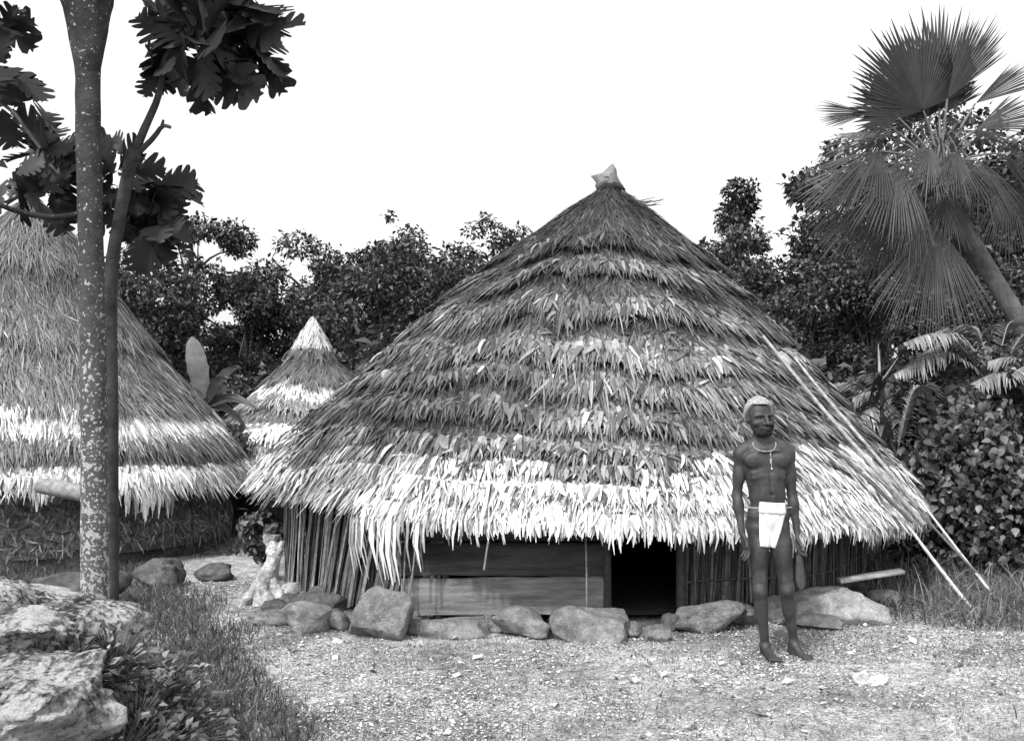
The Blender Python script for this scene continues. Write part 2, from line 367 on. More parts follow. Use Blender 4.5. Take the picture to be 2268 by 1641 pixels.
for o_, fl in ((0, 1), (4 * n_, 0)):
    cc_ = np.array(V[o_:o_ + n_]); k_ = np.arange(n_); mb.add(np.vstack([cc_, cc_.mean(0)[None]]), np.stack([k_, (k_ + 1) % n_, np.full(n_, n_)], -1)[:, ::(1 if fl else -1)], 0.17)
tube(mb, [P(1349, 440, 10), P(1350, 428, 10), P(1350, 415, 10)], [0.16, 0.085, 0.06], 12, 0.07, 0.1)
mb.build('finial', M['cap'], hut)
mb = MB()
for k in range(9):
    a0 = P(1415 + R.uniform(-8, 8), 452 + R.uniform(-6, 10), 9.95); tube(mb, [a0, a0 + np.array([R.uniform(.12, .22), R.uniform(-.05, .05), R.uniform(-.02, .05)])], [0.008, 0.003], 5, 0.16)
mb.build('straw_tuft', M['thatch'], hut)
# walls
RW = 2.66
def wallp(th, r=RW): return np.array([CX + r * math.cos(th), CY + r * math.sin(th), 0.0])
def th_of(px, D): return None
def plank(mb, x0, x1, z0, z1, y, thk, tilt, g, n=60, m=8):
    u = np.linspace(0, 1, n); X = x0 + (x1 - x0) * u; e = lambda sd, a: a * fbm(np.stack([X * 3, X * 0, X * 0 + sd], -1), 1.5, 4, int(sd)) 
    lo = z0 + e(1, .006) - tilt * (X - (x0 + x1) / 2); hi = z1 + e(2, .007) - tilt * (X - (x0 + x1) / 2); V = []
    v = np.linspace(0, 1, m); bw_ = np.array([.012] + [0] * (m - 2) + [.012])
    for sgn, yy in ((1, y - thk / 2), (-1, y + thk / 2)):
        for k in range(m):
            zz = lo * (1 - v[k]) + hi * v[k]; V.append(np.stack([X, yy + sgn * bw_[k] + 0.006 * fbm(np.stack([X, X * 0, zz], -1), 2.5, 3, 4), zz], -1))
    V = np.concatenate(V); i = np.arange(m - 1)[:, None] * n; j = np.arange(n - 1)[None]; F = np.stack([i + j, i + j + 1, i + n + j + 1, i + n + j], -1).reshape(-1, 4)
    q = np.arange(n - 1); E = [np.stack([q, q + 1, m * n + q + 1, m * n + q], -1), np.stack([(m - 1) * n + q, (m - 1) * n + q + 1, (2 * m - 1) * n + q + 1, (2 * m - 1) * n + q], -1)]
    q = np.arange(m - 1) * n; E += [np.stack([q, q + n, m * n + q + n, m * n + q], -1), np.stack([q + n - 1, q + 2 * n - 1, m * n + q + 2 * n - 1, m * n + q + n - 1], -1)]
    mb.add(V, np.concatenate([F, F + m * n] + E), g)
# horizontal boards left of the doorway
xl, xr = (888 - 1134) / PX * 7.36, (1341 - 1134) / PX * 7.36
by = 7.38
for (z0, z1, g, dy, t0) in ((0.085, 0.352, 0.20, -0.015, -0.010), (0.362, 0.60, 0.055, 0.0, 0.004), (0.61, 0.80, 0.05, 0.01, 0.0)):  # upper boards coloured darker to carry the eave's shade
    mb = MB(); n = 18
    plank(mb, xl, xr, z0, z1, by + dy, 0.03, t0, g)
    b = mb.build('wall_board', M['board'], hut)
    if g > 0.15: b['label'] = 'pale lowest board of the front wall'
# door posts and lintel
for px_ in (1345, 1508):
    mb = MB(); p0 = P(px_, 1390, 7.36); p0[2] = -0.03
    tube(mb, [p0, p0 + [0, 0.01, 0.5], p0 + [0.0, 0.02, 1.15]], [0.035, 0.032, 0.03], 8, 0.05, 0.05); mb.build('door_post', M['stick'], hut)
mb = MB(); th = np.linspace(0, 2 * math.pi, 48, endpoint=False); rg_ = [np.stack([CX + r_ * np.cos(th), CY + r_ * np.sin(th), 0 * th + 0.05 + 0.01 * np.sin(th * 5 + r_ * 9)], -1) for r_ in (0.05, .9, 1.7, 2.3, 2.5)]
V = np.concatenate(rg_); i = np.arange(4)[:, None] * 48; j = np.arange(48)[None]; mb.add(V, np.stack([i + j, i + (j + 1) % 48, i + 48 + (j + 1) % 48, i + 48 + j], -1).reshape(-1, 4), 0.09); mb.build('floor', M['under'], hut)  # floor coloured dark to deepen the shade inside the doorway
mb = MB(); tube(mb, [P(1330, 1390, 7.36) * [1, 1, 0] + [0, 0, 1.0], P(1520, 1390, 7.36) * [1, 1, 0] + [0, 0, 1.0]], 0.03, 8, 0.05); mb.build('lintel', M['stick'], hut)
# reed wall right of the door, round to the back and along the left back
def reeds(th0, th1, n, g, wd, r0, lean, zb, zt, name, gv=0.35):
    mb = MB()
    th = np.sort(R.uniform(th0, th1, n)); rr = r0 + R.normal(0, 0.018, n)
    a = np.stack([CX + rr * np.cos(th), CY + rr * np.sin(th), zb + R.uniform(-0.02, 0.05, n)], -1)
    ln = R.normal(lean, 0.04, n)
    tt = np.stack([-np.sin(th), np.cos(th), 0 * th], -1)
    H = zt - zb
    Pt = np.stack([a, a + tt * ln[:, None] * 0.5 + [0, 0, H / 2] + R.normal(0, 0.008, (n, 3)), a + tt * ln[:, None] + np.stack([0 * th, 0 * th, H + R.uniform(-.08, .08, n)], -1)], 1)
    W = tt[:, None] * (wd * R.uniform(0.4, 1.4, (n, 1, 1)) / 2) * np.ones((1, 3, 1)) + R.normal(0, 0.002, (n, 1, 3))
    strips(mb, Pt, W, np.clip(g * np.exp(R.normal(0, gv, n)), 0.01, 0.6))
    return mb
def backing(mb, th0, th1, r, g, zt):
    th = np.linspace(th0, th1, 60)
    a = np.stack([CX + r * np.cos(th), CY + r * np.sin(th), 0 * th - 0.03], -1); b = a + [0, 0, zt]
    V = np.concatenate([a, b]); i = np.arange(59); F = np.stack([i, i + 1, i + 61, i + 60], -1); mb.add(V, F, g)
tdoor_r = math.atan2(7.4 - CY, (1512 - 1134) / PX * 7.4 - CX)
mb = reeds(tdoor_r, 0.3, 1500, 0.085, 0.014, RW, 0.02, 0.12, 1.05, 'reed_wall'); backing(mb, tdoor_r, 0.3, RW + -0.03, 0.035, 1.1)
for zz in (0.3, 0.55):
    th = np.linspace(tdoor_r, 0.3, 40); tube(mb, np.stack([CX + (RW + .03) * np.cos(th), CY + (RW + .03) * np.sin(th), zz + 0.02 * np.sin(th * 9)], -1), 0.009, 5, 0.07)
mb.build('reed_wall', M['stick'], hut)
tl0 = math.atan2(by - CY, xl - CX)
mb = reeds(0.3, 2 * math.pi + tl0 - 1.6 + 0.25, 1700, 0.085, 0.02, RW, 0.0, 0.0, 1.05, 'back_wall'); backing(mb, 0.3, 2 * math.pi + tl0, RW - 0.10, 0.03, 1.1)
mb.build('back_wall', M['stick'], hut)
# slanting palm ribs that close the front left
mb = reeds(tl0 - 1.05, tl0 + 0.06, 170, 0.27, 0.030, RW + 0.08, 0.24, 0.02, 0.92, 'rib_wall', 0.55)
m2 = reeds(tl0 - 1.05, tl0 + 0.02, 330, 0.075, 0.02, RW + 0.02, 0.05, 0.02, 0.98, 'rib_wall')
mb.add(np.concatenate(m2.v), np.concatenate(m2.f), np.concatenate(m2.c))
mb.build('rib_wall', M['stick'], hut)
# thin sticks standing before the boards
for (x0, y0, x1, y1, D) in ((1300, 1402, 1296, 1170, 7.0), (1072, 1262, 1086, 1180, 6.95), (905, 1340, 925, 1190, 7.1), (893, 1330, 897, 1200, 7.2)):
    a, b = P(x0, y0, D), P(x1, y1, D + 0.05); a[2] = max(a[2], 0.0); b[2] += 0.1
    mb = MB(); tube(mb, [a, (a + b) / 2 + [0.004, 0, 0], b], [0.008, 0.007, 0.006], 6, 0.16); 
    mb.build('prop_stick', M['stick'], hut)

# ---- the left hut
LX, LY = (60 - 1134) / PX * 12, 12.0
LEFT = Hut(LX, LY, [(0.74, 2.62), (0.9, 2.50), (1.3, 2.24), (1.8, 1.84), (2.3, 1.40), (2.8, 1.05), (3.3, 0.72), (3.75, 0.34), (4.0, 0.12), (4.1, 0.04)], 0.05, 0.03, tiers=[3.2, 2.4, 1.62, 1.24, 0.9])
lh = empty('thatched_hut', (LX, LY, 0), 'tall grey thatched hut with a white roof band behind the spotted trunk', 'hut')
def left_col(p, th, z, k, f, N):
    base = np.full(N, 0.135) * (0.85 + 0.3 * f)
    nz = 0.07 * fbm(p, 2.6, 4, 2)
    band = sstep(1.66, 1.60, z + nz) * (1 - sstep(1.46, 1.38, z + nz))
    low = sstep(1.16, 1.02, z + nz * 1.5)
    base = base * (1 - band) + 0.72 * band; base = base * (1 - low) + 0.36 * low
    v = np.exp(R.normal(0, 0.34, N)); v = np.where(R.uniform(0, 1, N) < 0.10, v * 0.45, v)
    return np.clip(base * v * (1 + 0.2 * fbm(p, 1.6, 3, 4)), 0.02, 0.86)
mb = MB()
shell(LEFT, mb, 0.92, 4.1, 110, 150, 0.05, lambda p: 0.05 + 0 * p[:, 0]); shell(LEFT, mb, 0.94, 3.9, 20, 60, 0, lambda p: 0.06 + 0 * p[:, 0], -0.05)
thatch(LEFT, mb, 56000, 0.94, 4.06, 0.013, 0.26, left_col, 0.05, lift=0.03)
thatch(LEFT, mb, 3000, 1.42, 1.54, 0.03, 0.22, lambda *a: pale_col(*a) * 1.05, 0.09, yaw=0.1, grav=0.2)
mb.build('roof', M['thatch'], lh)
mb = MB(); thatch(LEFT, mb, 4200, 0.92, 1.04, 0.026, 0.18, lambda *a: pale_col(*a) * 0.85, 0.08, grav=0.4)
tq = math.atan2(-1.0, 0.92)
thatch(LEFT, mb, 60, 0.90, 0.96, 0.04, 0.34, pale_col, 0.06, grav=0.75, th0=-0.78, th1=-0.6)
thatch(LEFT, mb, 26, 0.90, 0.96, 0.04, 0.24, pale_col, 0.06, grav=0.6, th0=-1.1, th1=-1.0)
thatch(LEFT, mb, 90, 0.90, 0.96, 0.035, 0.36, pale_col, 0.06, grav=0.9, th0=-1.72, th1=-1.56)
mb.build('eave_fringe', M['thatch'], lh)
# rough straw-and-daub wall in ragged courses, seen under the eave
LW = Hut(LX, LY, [(0.10, 2.20), (0.62, 2.20), (1.05, 2.14), (1.1, 2.14)], 0.0, 0.0, tiers=[0.72, 0.36])
mb = MB(); shell(LW, mb, 0.12, 1.08, 40, 140, 0.10, lambda p: 0.17 * (1 + 0.4 * fbm(p, 3, 3, 4)))
thatch(LW, mb, 9000, 0.20, 1.05, 0.016, 0.12, lambda p, th, z, k, f, N: np.clip((0.25 - 0.10 * (1 - f)) * np.exp(R.normal(0, .45, N)) * (1 + .3 * fbm(p, 3, 3, 2)), .015, .5), 0.10, lift=0.015, yaw=0.7)
thatch(LW, mb, 900, 0.36, 0.42, 0.016, 0.12, lambda p, th, z, k, f, N: np.clip(0.20 * np.exp(R.normal(0, .5, N)), .015, .5), 0.10, lift=0.03, yaw=0.4)
thatch(LW, mb, 900, 0.72, 0.78, 0.016, 0.12, lambda p, th, z, k, f, N: np.clip(0.28 * np.exp(R.normal(0, .5, N)), .015, .5), 0.10, lift=0.03, yaw=0.4)
mb.build('wall', M['under'], lh)
mb = MB(); th = np.linspace(-math.pi, math.pi, 200); rr = 2.24 + 0.05 * fbm(np.stack([np.cos(th) * 4, np.sin(th) * 4, 0 * th], -1), 2, 3, 7)
V = np.concatenate([np.stack([LX + (rr + o_) * np.cos(th), LY + (rr + o_) * np.sin(th), 0 * th + z_], -1) for (z_, o_) in ((-.05, .06), (.12, .05), (.26, .0), (.34, -.12))]); i = np.arange(3)[:, None] * 200; j = np.arange(199)[None]
mb.add(V, np.stack([i + j, i + j + 1, i + 201 + j, i + 200 + j], -1).reshape(-1, 4), 0.5); mb.build('stone_base', M['rock'], lh)
mb = MB(); tube(mb, [P(88, 1075, 9.45), P(130, 1082, 9.4), P(205, 1098, 9.4)], [0.07, 0.08, 0.075], 12, 0.22, 0.04); mb.build('eave_beam', M['stick'], lh)

# ---- the small hut between them
SX, SY = (690 - 1134) / PX * 15, 15.0
SMALL = Hut(SX, SY, [(0.75, 1.95), (0.95, 1.78), (1.25, 1.42), (1.67, 0.97), (2.0, 0.64), (2.33, 0.35), (2.5, 0.25), (2.6, 0.19), (2.9, 0.05)], 0.0, 0.0, tiers=[2.42, 2.0, 1.62, 1.22, 0.95])
sh = empty('thatched_hut', (SX, SY, 0), 'small distant thatched hut with a pale pointed cap, seen between the two nearer huts', 'hut')
def small_col(p, th, z, k, f, N):
    tone = np.array([0.09, 0.08, 0.17, 0.17, 0.17, 0.10])[np.clip(k, 0, 5)] * (0.7 + 0.7 * f)
    tone = np.where((k == 2) & (f < 0.55), 0.62, tone); tone = np.where((k == 3) & (f > 0.6), 0.6, tone)
    return np.clip(tone * np.exp(R.normal(0, 0.32, N)), 0.02, 0.86)
mb = MB(); shell(SMALL, mb, 0.78, 2.47, 60, 80, 0.06, lambda p: 0.10 + 0 * p[:, 0])
thatch(SMALL, mb, 16000, 0.8, 2.44, 0.018, 0.18, small_col, 0.05); thatch(SMALL, mb, 1200, 1.25, 1.4, 0.04, 0.24, lambda *a: pale_col(*a) * .85, 0.09, grav=0.2)
mb.build('roof', M['thatch'], sh)
CAPH = Hut(SX, SY, [(2.50, .27), (2.58, .235), (2.68, .18), (2.80, .11), (2.91, .045), (2.98, .015)], 0.02, 0.0, tiers=[2.4])
mb = MB(); shell(CAPH, mb, 2.5, 2.98, 14, 30, 0.0, lambda p: 0.42 + 0 * p[:, 0]); thatch(CAPH, mb, 900, 2.56, 2.97, 0.020, 0.13, lambda p, th, z, k, f, N: np.clip(0.52 * np.exp(R.normal(0, .25, N)), .1, .8), 0.01, lift=0.02, yaw=.15)
mb.build('cap', M['cap'], sh)
mb = MB(); th = np.linspace(-math.pi, math.pi, 40); r_ = 1.35
a = np.stack([SX + r_ * np.cos(th), SY + r_ * np.sin(th), 0 * th - .05], -1); i = np.arange(39)
mb.add(np.concatenate([a, a + [0, 0, 1.05]]), np.stack([i, i + 1, i + 41, i + 40], -1), 0.10); mb.build('wall', M['stick'], sh)

# ---------------------------------------------------------------- leaning poles at the right edge of the roof
POLES = [((1985, 1130, 8.9), (2155, 1362, 7.80), 0.014, 0.55, 'bright straight pole leaning on the big roof, planted nearest the man'),
         ((2010, 1072, 9.2), (2218, 1345, 8.15), 0.011, 0.5, 'thin bright pole leaning on the roof edge, planted farthest right beside the shrub'),
         ((2000, 1090, 9.25), (2228, 1330, 8.3), 0.012, 0.16, 'dull brown pole lying close behind the far right bright pole'),
         ((1690, 745, 9.3), (2045, 1165, 8.75), 0.017, 0.30, 'grey pole lying flat on the thatch down to the right eave corner'),
         ((1760, 790, 9.35), (2030, 1125, 8.95), 0.015, 0.32, 'upper pole lying along the right outline of the big roof'),
         ((1640, 790, 9.1), (2020, 1160, 8.55), 0.013, 0.12, 'dark pole lying on the thatch, lowest of those along the right slope')]
def roof_d(px, py, gap=0.15):
    best, bd = 9.0, 9
    for D in np.arange(6.6, 10.2, 0.01):
        q = P(px, py, D); h_ = BIG; fr = (q[2] - h_.z[0]) / (h_.z[-1] - h_.z[0])
        e = math.hypot(q[0] - h_.cx - h_.axis * fr, q[1] - h_.cy) - float(h_.rad(q[2] + h_.tilt * (q[0] - h_.cx) * (1 - min(fr, 1)) ** 1.5)) - gap
        if e < 0: return D
        if e < bd: best, bd = D, e
    return best
for (a, b, r, g, lab) in POLES:
    A, B = P(*a), P(*b)
    if b[1] > 1300: B[2] = gh(B[0], B[1]) - 0.02
    ks = []
    ground_end = b[1] > 1300
    for u in np.linspace(0, 1, 7):
        x_, y_ = a[0] * (1 - u) + b[0] * u, a[1] * (1 - u) + b[1] * u + 4 * math.sin(u * 5 + a[0])
        if ground_end and y_ > 1150 and ks: continue
        ks.append(P(x_, y_, roof_d(x_, y_, 0.15 if ground_end else 0.20)))
    if ground_end: ks = [ks[0]] + [ks[0] * (1 - q) + B * q + [0, 0, -.012 * math.sin(math.pi * q)] for q in (.33, .66)] + [B]
    pts = resample(ks, 22)
    mb = MB(); tube(mb, pts, np.linspace(r * 0.75, r * 1.15, 22), 8, g, 0.03); o = mb.build('leaning_pole', M['stick'], smooth=True, loc=B)
    tag(o, lab, 'pole', 'poles leaning on the big roof')

# ---------------------------------------------------------------- rocks
import bmesh
def rock(px, py, D, sz, label, seed, m='rock', col=1.0, cuts=7, rot=0.0, sub=4, rough=0.05, name='rock', z=None, group='stones round the big hut'):
    """px,py: foot of the rock in the view"""
    c = P(px, py, D); rg = np.random.default_rng(seed)
    bm = bmesh.new(); bmesh.ops.create_icosphere(bm, subdivisions=sub, radius=1.0)
    v = np.array([q.co[:] for q in bm.verts]); f = np.array([[q.index for q in k.verts] for k in bm.faces]); bm.free()
    for k in range(cuts):
        n = nrm(rg.normal(size=3)); d = rg.uniform(0.42, 0.8); e = v @ n - d; v = v - np.maximum(e, 0)[:, None] * n * 0.97
    v = np.sign(v) * np.abs(v) ** 0.8
    v = v * (1 + 0.16 * fbm(v, 1.5, 2, seed)[:, None]) * (1 + rough * fbm(v, 3.5, 5, seed + 3)[:, None])
    if sub > 4:
        from mathutils import noise as MN
        dsp = np.array([MN.ridged_multi_fractal(Vector(q) * 1.7 + Vector((seed, 0, 0)), 0.9, 2.1, 7, 1.0, 2.0) for q in v]); dsp = (dsp - dsp.mean()) / (dsp.std() + 1e-6)
        d2 = np.array([MN.turbulence(Vector(q) * 5.0, 5, True) for q in v]); v = v * (1 + 0.035 * np.clip(dsp, -2.5, 2)[:, None] - 0.05 * (d2 - d2.mean())[:, None])
    v = v / np.abs(v).max(0)
    v = v * np.array(sz) / 2; v = v @ rotz(rot).T
    zz = (gh(c[0], c[1]) if z is None else z)
    o = MB(); base = np.array([c[0], c[1], zz + sz[2] * (0.33 if sub > 4 else 0.29)])
    o.add(v + base, f, col); b = o.build(name, M[m], smooth=True, loc=(c[0], c[1], zz))
    tag(b, label, 'stone' if name != 'boulder' else 'boulder', group); return b
RK = [ # px, py(foot), D, size, label
 (845, 1402, 7.05, (0.52, 0.33, 0.45), 'tall squarish grey stone standing before the slanting palm ribs', 11),
 (690, 1395, 7.2, (0.40, 0.29, 0.28), 'pale angular stone with a pointed left corner, lying left of the tall grey stone', 12),
 (752, 1392, 7.25, (0.18, 0.24, 0.22), 'narrow tilted stone leaning between the pale angular stone and the tall grey one', 13),
 (605, 1378, 7.45, (0.38, 0.26, 0.11), 'flat slab half sunk in the yard, leftmost by the big hut', 14),
 (700, 1335, 8.0, (0.62, 0.39, 0.21), 'low rounded stone behind the pale angular stone', 15),
 (1000, 1395, 7.1, (0.58, 0.33, 0.16), 'low flat stone at the left foot of the pale wall board', 16),
 (1165, 1400, 7.05, (0.47, 0.33, 0.24), 'smooth rounded grey stone under the middle of the wall board', 17),
 (1322, 1412, 6.95, (0.65, 0.37, 0.28), 'broad grey stone under the right end of the wall board', 18),
 (1447, 1408, 6.95, (0.25, 0.22, 0.12), 'small rounded stone lying across the foot of the doorway', 19),
 (1570, 1388, 7.25, (0.56, 0.37, 0.28), 'weathered stone with a white patch just right of the doorway', 20),
 (1645, 1378, 7.4, (0.25, 0.22, 0.21), 'small dark stone at the reed wall behind the man\'s legs', 21),
 (1855, 1375, 7.55, (0.74, 0.44, 0.35), 'big pale block of stone right of the man\'s legs', 22),
 (1800, 1388, 7.4, (0.56, 0.33, 0.13), 'flat low stone under the big pale block', 23),
 (1725, 1372, 7.55, (0.31, 0.24, 0.32), 'pale stone glimpsed between the man\'s legs', 24),
 (655, 1300, 8.7, (0.25, 0.22, 0.14), 'small white stone at the foot of the rib wall', 25),
 (735, 1316, 8.3, (0.38, 0.28, 0.21), 'grey stone tucked at the foot of the slanting ribs', 26),
 (610, 1342, 7.9, (0.25, 0.22, 0.14), 'dark hollow stone below the white upright stone', 27),
 (925, 1398, 7.15, (0.26, 0.22, 0.14), 'small low stone between the tall squarish stone and the low flat one', 51),
 (1090, 1392, 7.2, (0.24, 0.22, 0.15), 'small stone wedged left of the smooth rounded stone', 52),
 (1245, 1398, 7.15, (0.18, 0.2, 0.17), 'small dark stone wedged left of the broad grey stone', 53),
 (1392, 1404, 7.0, (0.20, 0.18, 0.13), 'small stone between the broad grey stone and the doorway stone', 54),
 (1490, 1396, 7.2, (0.16, 0.18, 0.20), 'dark upright stone at the right door post', 55),
 (1950, 1340, 8.1, (0.34, 0.26, 0.2), 'dull stone right of the big pale block in the weeds', 56)]
for r in RK:
    g = 1.2
    if r[5] in (12, 22): g = 1.8
    if r[5] == 25: g = 2.6
    if r[5] in (21, 27, 53, 55): g = .8
    rock(r[0], r[1], r[2], r[3], r[4], r[5], col=g, cuts=12 if r[5] in (11, 12, 13, 22) else 9)
# white upright stump-like stone and its pieces
mb = MB(); a = P(590, 1325, 8.3); a[2] = 0
tube(mb, resample([a + [-.02, 0, -.03], a + [-0.02, 0, .12], a + [0.03, 0, .26], a + [0.06, .02, .40], a + [0.03, .02, .50]], 18), np.interp(np.linspace(0, 1, 18), [0, .25, .6, .8, 1], [.12, .09, .055, .07, .03]), 14, 1.0, 0.16)
tube(mb, resample([a + [.05, 0, .32], a + [-.08, -.05, .12], a + [-.20, -.08, -.02]], 10), np.linspace(.05, .035, 10), 9, 1.0, .15)
tube(mb, resample([a + [.02, 0, .20], a + [.12, -.06, .07], a + [.19, -.08, -.02]], 10), np.linspace(.06, .03, 10), 9, .9, .15)
tube(mb, resample([a + [.05, 0, .36], a + [.11, 0, .44], a + [.13, 0, .50]], 6), np.linspace(.04, .02, 6), 8, .9, .15)
o = mb.build('stump', M['pale'], smooth=True, loc=a); tag(o, 'bleached white stump-like stone standing at the left end of the big hut', 'stump')
rock(604, 1240, 8.35, (0.17, 0.14, 0.15), 'pale lumpy stone resting on top of the white stump', 41, 'pale', 0.7, z=0.44, rough=0.2, group='pale stones by the stump')
rock(632, 1352, 7.75, (0.26, 0.1, 0.08), 'white elongated stone pointing at the pale angular stone', 42, 'pale', 1.0, rot=-0.7, group='pale stones by the stump')
# left foreground boulders
rock(-45, 1395, 4.35, (1.52, 1.3, 0.70), 'large lichen-spotted boulder slab at the left edge below the tree trunk', 31, 'lichen_rock', 1.0, cuts=12, sub=6, rough=0.14, name='boulder', z=0.33, group='boulders of the left bank')
rock(10, 1560, 3.62, (1.0, 0.62, 0.42), 'long white-topped boulder in front of the lichen slab, bottom left', 32, 'lichen_rock', 1.3, cuts=9, sub=6, rough=0.10, name='boulder', z=0.30, group='boulders of the left bank')
rock(310, 1590, 4.2, (0.30, 0.3, 0.2), 'small mossy boulder right of the white-topped boulder', 33, 'lichen_rock', 0.6, cuts=6, rough=0.15, name='boulder', z=0.30, group='boulders of the left bank')
for (px_, py_, D_, s_, sd, lab) in ((60, 1250, 6.8, (0.7, .5, .38), 34, 'rough boulder behind the lichen slab, left of the trunk'), (345, 1290, 9.2, (0.5, .35, .36), 35, 'squarish stone under the left hut eave, right of the trunks'), (470, 1268, 9.6, (0.4, .3, .2), 36, 'dark stone at the foot of the left hut near the path'), (170, 1260, 8.0, (.8, .5, .4), 37, 'grey stone between trunk and left hut wall')):
    rock(px_, py_, D_, s_, lab, sd, 'rock', .6, name='boulder', group='stones at the foot of the left hut', rough=0.12)
# plank on the big pale block
mb = MB(); a, b = P(1872, 1286, 7.62), P(1982, 1264, 7.72); ang = math.atan2(b[2] - a[2], b[0] - a[0])
box(mb, (a + b) / 2, (np.linalg.norm(b - a) + .06, .12, .03), rotm(0, -ang, 0), 0.2, .2, .004); o = mb.build('plank', M['board'], loc=(a + b) / 2)
tag(o, 'weathered plank propped on the big pale stone at the reed wall', 'plank')
# scraps on the ground
for (px_, py_, D_, lab, w_, hh) in ((1906, 1512, 5.75, 'white scrap lying on the ground right of the man, the upright one', .06, .10), (1940, 1525, 5.75, 'flat white scrap lying just right of the upright scrap', .10, .07)):
    rock(px_, py_, D_, (w_ * 1.6, .07, hh), lab, int(px_), 'pale', 1.6, name='stone', group='white scraps on the yard')

# ---------------------------------------------------------------- the man (implicit surface)
MD = 6.43; MS = MD / PX
def J(px, py, y=0.0): return np.array([(px - 1700) * MS, y, (1455 - py) * MS])
MO = np.array([(1700 - 1134) / PX * MD, MD, 0.0]); MO[2] = CAMH - (1455 - 925) / PX * MD
class Field:
    def __init__(s, lo, hi, h):
        s.lo = np.array(lo, float); s.h = h; s.n = np.ceil((np.array(hi) - s.lo) / h).astype(int) + 1
        s.F = np.full(s.n, 0.3, np.float32)
    def sub(s, lo, hi):
        a = np.clip(((np.array(lo) - s.lo) / s.h).astype(int), 0, s.n - 1); b = np.clip(((np.array(hi) - s.lo) / s.h).astype(int) + 2, 1, s.n)
        sl = tuple(slice(a[i], b[i]) for i in range(3))
        g = np.meshgrid(*[s.lo[i] + np.arange(a[i], b[i]) * s.h for i in range(3)], indexing='ij')
        return sl, np.stack(g, -1).astype(np.float32)
    def comb(s, sl, d, k, op):
        a = s.F[sl]
        if op == 'u':
            h = np.maximum(k - np.abs(a - d), 0) / k; s.F[sl] = np.minimum(a, d) - h * h * k / 4
        elif op == 's':
            d = -d; h = np.maximum(k - np.abs(a - d), 0) / k; s.F[sl] = np.maximum(a, d) + h * h * k / 4
        else: s.F[sl] = np.maximum(a, d)
    def cone(s, a, ra, b, rb, k=0.02, op='u'):
        a = np.array(a, float); b = np.array(b, float); m = max(ra, rb) + 3 * k + 0.02
        sl, X = s.sub(np.minimum(a, b) - m, np.maximum(a, b) + m)
        ba = (b - a).astype(np.float32); t = np.clip(((X - a.astype(np.float32)) @ ba) / (ba @ ba + 1e-9), 0, 1)
        d = np.linalg.norm(X - a.astype(np.float32) - t[..., None] * ba, axis=-1) - (ra + (rb - ra) * t); s.comb(sl, d, k, op)
    def ell(s, c, r, k=0.02, rot=None, op='u'):
        c = np.array(c, np.float32); r = np.array(r, np.float32); m = r.max() + 3 * k + 0.02
        sl, X = s.sub(c - m, c + m); q = X - c
        if rot is not None: q = q @ np.array(rot, np.float32)
        l0 = np.linalg.norm(q / r, axis=-1); l1 = np.linalg.norm(q / (r * r), axis=-1) + 1e-6
        s.comb(sl, l0 * (l0 - 1) / l1, k, op)
    def at(s, p):
        i = tuple(np.clip(np.round((np.array(p) - s.lo) / s.h).astype(int), 0, s.n - 1)); return s.F[i]
    def mesh(s):
        F = s.F; n = F.shape; neg = F < 0
        cs = [(i, j, k) for i in (0, 1) for j in (0, 1) for k in (0, 1)]
        c = lambda A, o: A[o[0]:n[0] - 1 + o[0], o[1]:n[1] - 1 + o[1], o[2]:n[2] - 1 + o[2]]
        cnt = sum(c(neg, o).astype(np.int8) for o in cs); act = (cnt > 0) & (cnt < 8)
        ids = np.full(act.shape, -1, np.int64); I = np.argwhere(act); ids[act] = np.arange(len(I))
        acc = np.zeros((len(I), 3)); w = np.zeros(len(I))
        for o in cs:
            for ax in range(3):
                if o[ax]: continue
                o2 = list(o); o2[ax] = 1
                fa = F[I[:, 0] + o[0], I[:, 1] + o[1], I[:, 2] + o[2]]; fb = F[I[:, 0] + o2[0], I[:, 1] + o2[1], I[:, 2] + o2[2]]
                x = (fa < 0) != (fb < 0); t = np.where(x, fa / np.where(x, fa - fb, 1), 0)
                q = np.array(o, float)[None].repeat(len(I), 0); q[:, ax] += t; acc += q * x[:, None]; w += x
        V = (I + acc / w[:, None]) * s.h + s.lo
        Q = []
        for ax in range(3):
            a = [slice(1, n[i] - 1) for i in range(3)]; b = list(a); a[ax] = slice(0, n[ax] - 1); b[ax] = slice(1, n[ax])
            A, B = neg[tuple(a)], neg[tuple(b)]; e = np.argwhere(A != B)
            off = np.array([a[i].start for i in range(3)]); g = e + off; inside = A[tuple(e.T)]
            u, v = (ax + 1) % 3, (ax + 2) % 3; q = []
            for du, dv in ((1, 1), (0, 1), (0, 0), (1, 0)):
                h = g.copy(); h[:, u] -= du; h[:, v] -= dv; q.append(ids[tuple(h.T)])
            q = np.stack(q, -1); q[~inside] = q[~inside][:, ::-1]; Q.append(q)
        Q = np.concatenate(Q); Q = Q[(Q >= 0).all(1)]
        return V, Q
def relax(V, Q, it=2, lam=0.5):
    for _ in range(it):
        a = np.zeros_like(V); w = np.zeros(len(V))
        for i in range(4):
            for j in ((i + 1) % 4, (i + 3) % 4):
                np.add.at(a, Q[:, i], V[Q[:, j]]); np.add.at(w, Q[:, i], 1)
        V = V + lam * (a / w[:, None] - V)
    return V

def head_parts(f, infl=0.0, only=False):
    f.ell(J(1680, 914, 0.005), (0.073 + infl, 0.092 + infl, 0.088 + infl), 0.02)
    if only: return
    f.ell(J(1684, 932, -0.022), (0.057, 0.066, 0.068), 0.025)
    f.ell(J(1686, 951, -0.040), (0.040, 0.044, 0.034), 0.022)
B = Field((-0.27, -0.26, -0.015), (0.29, 0.17, 1.68), 0.0045)
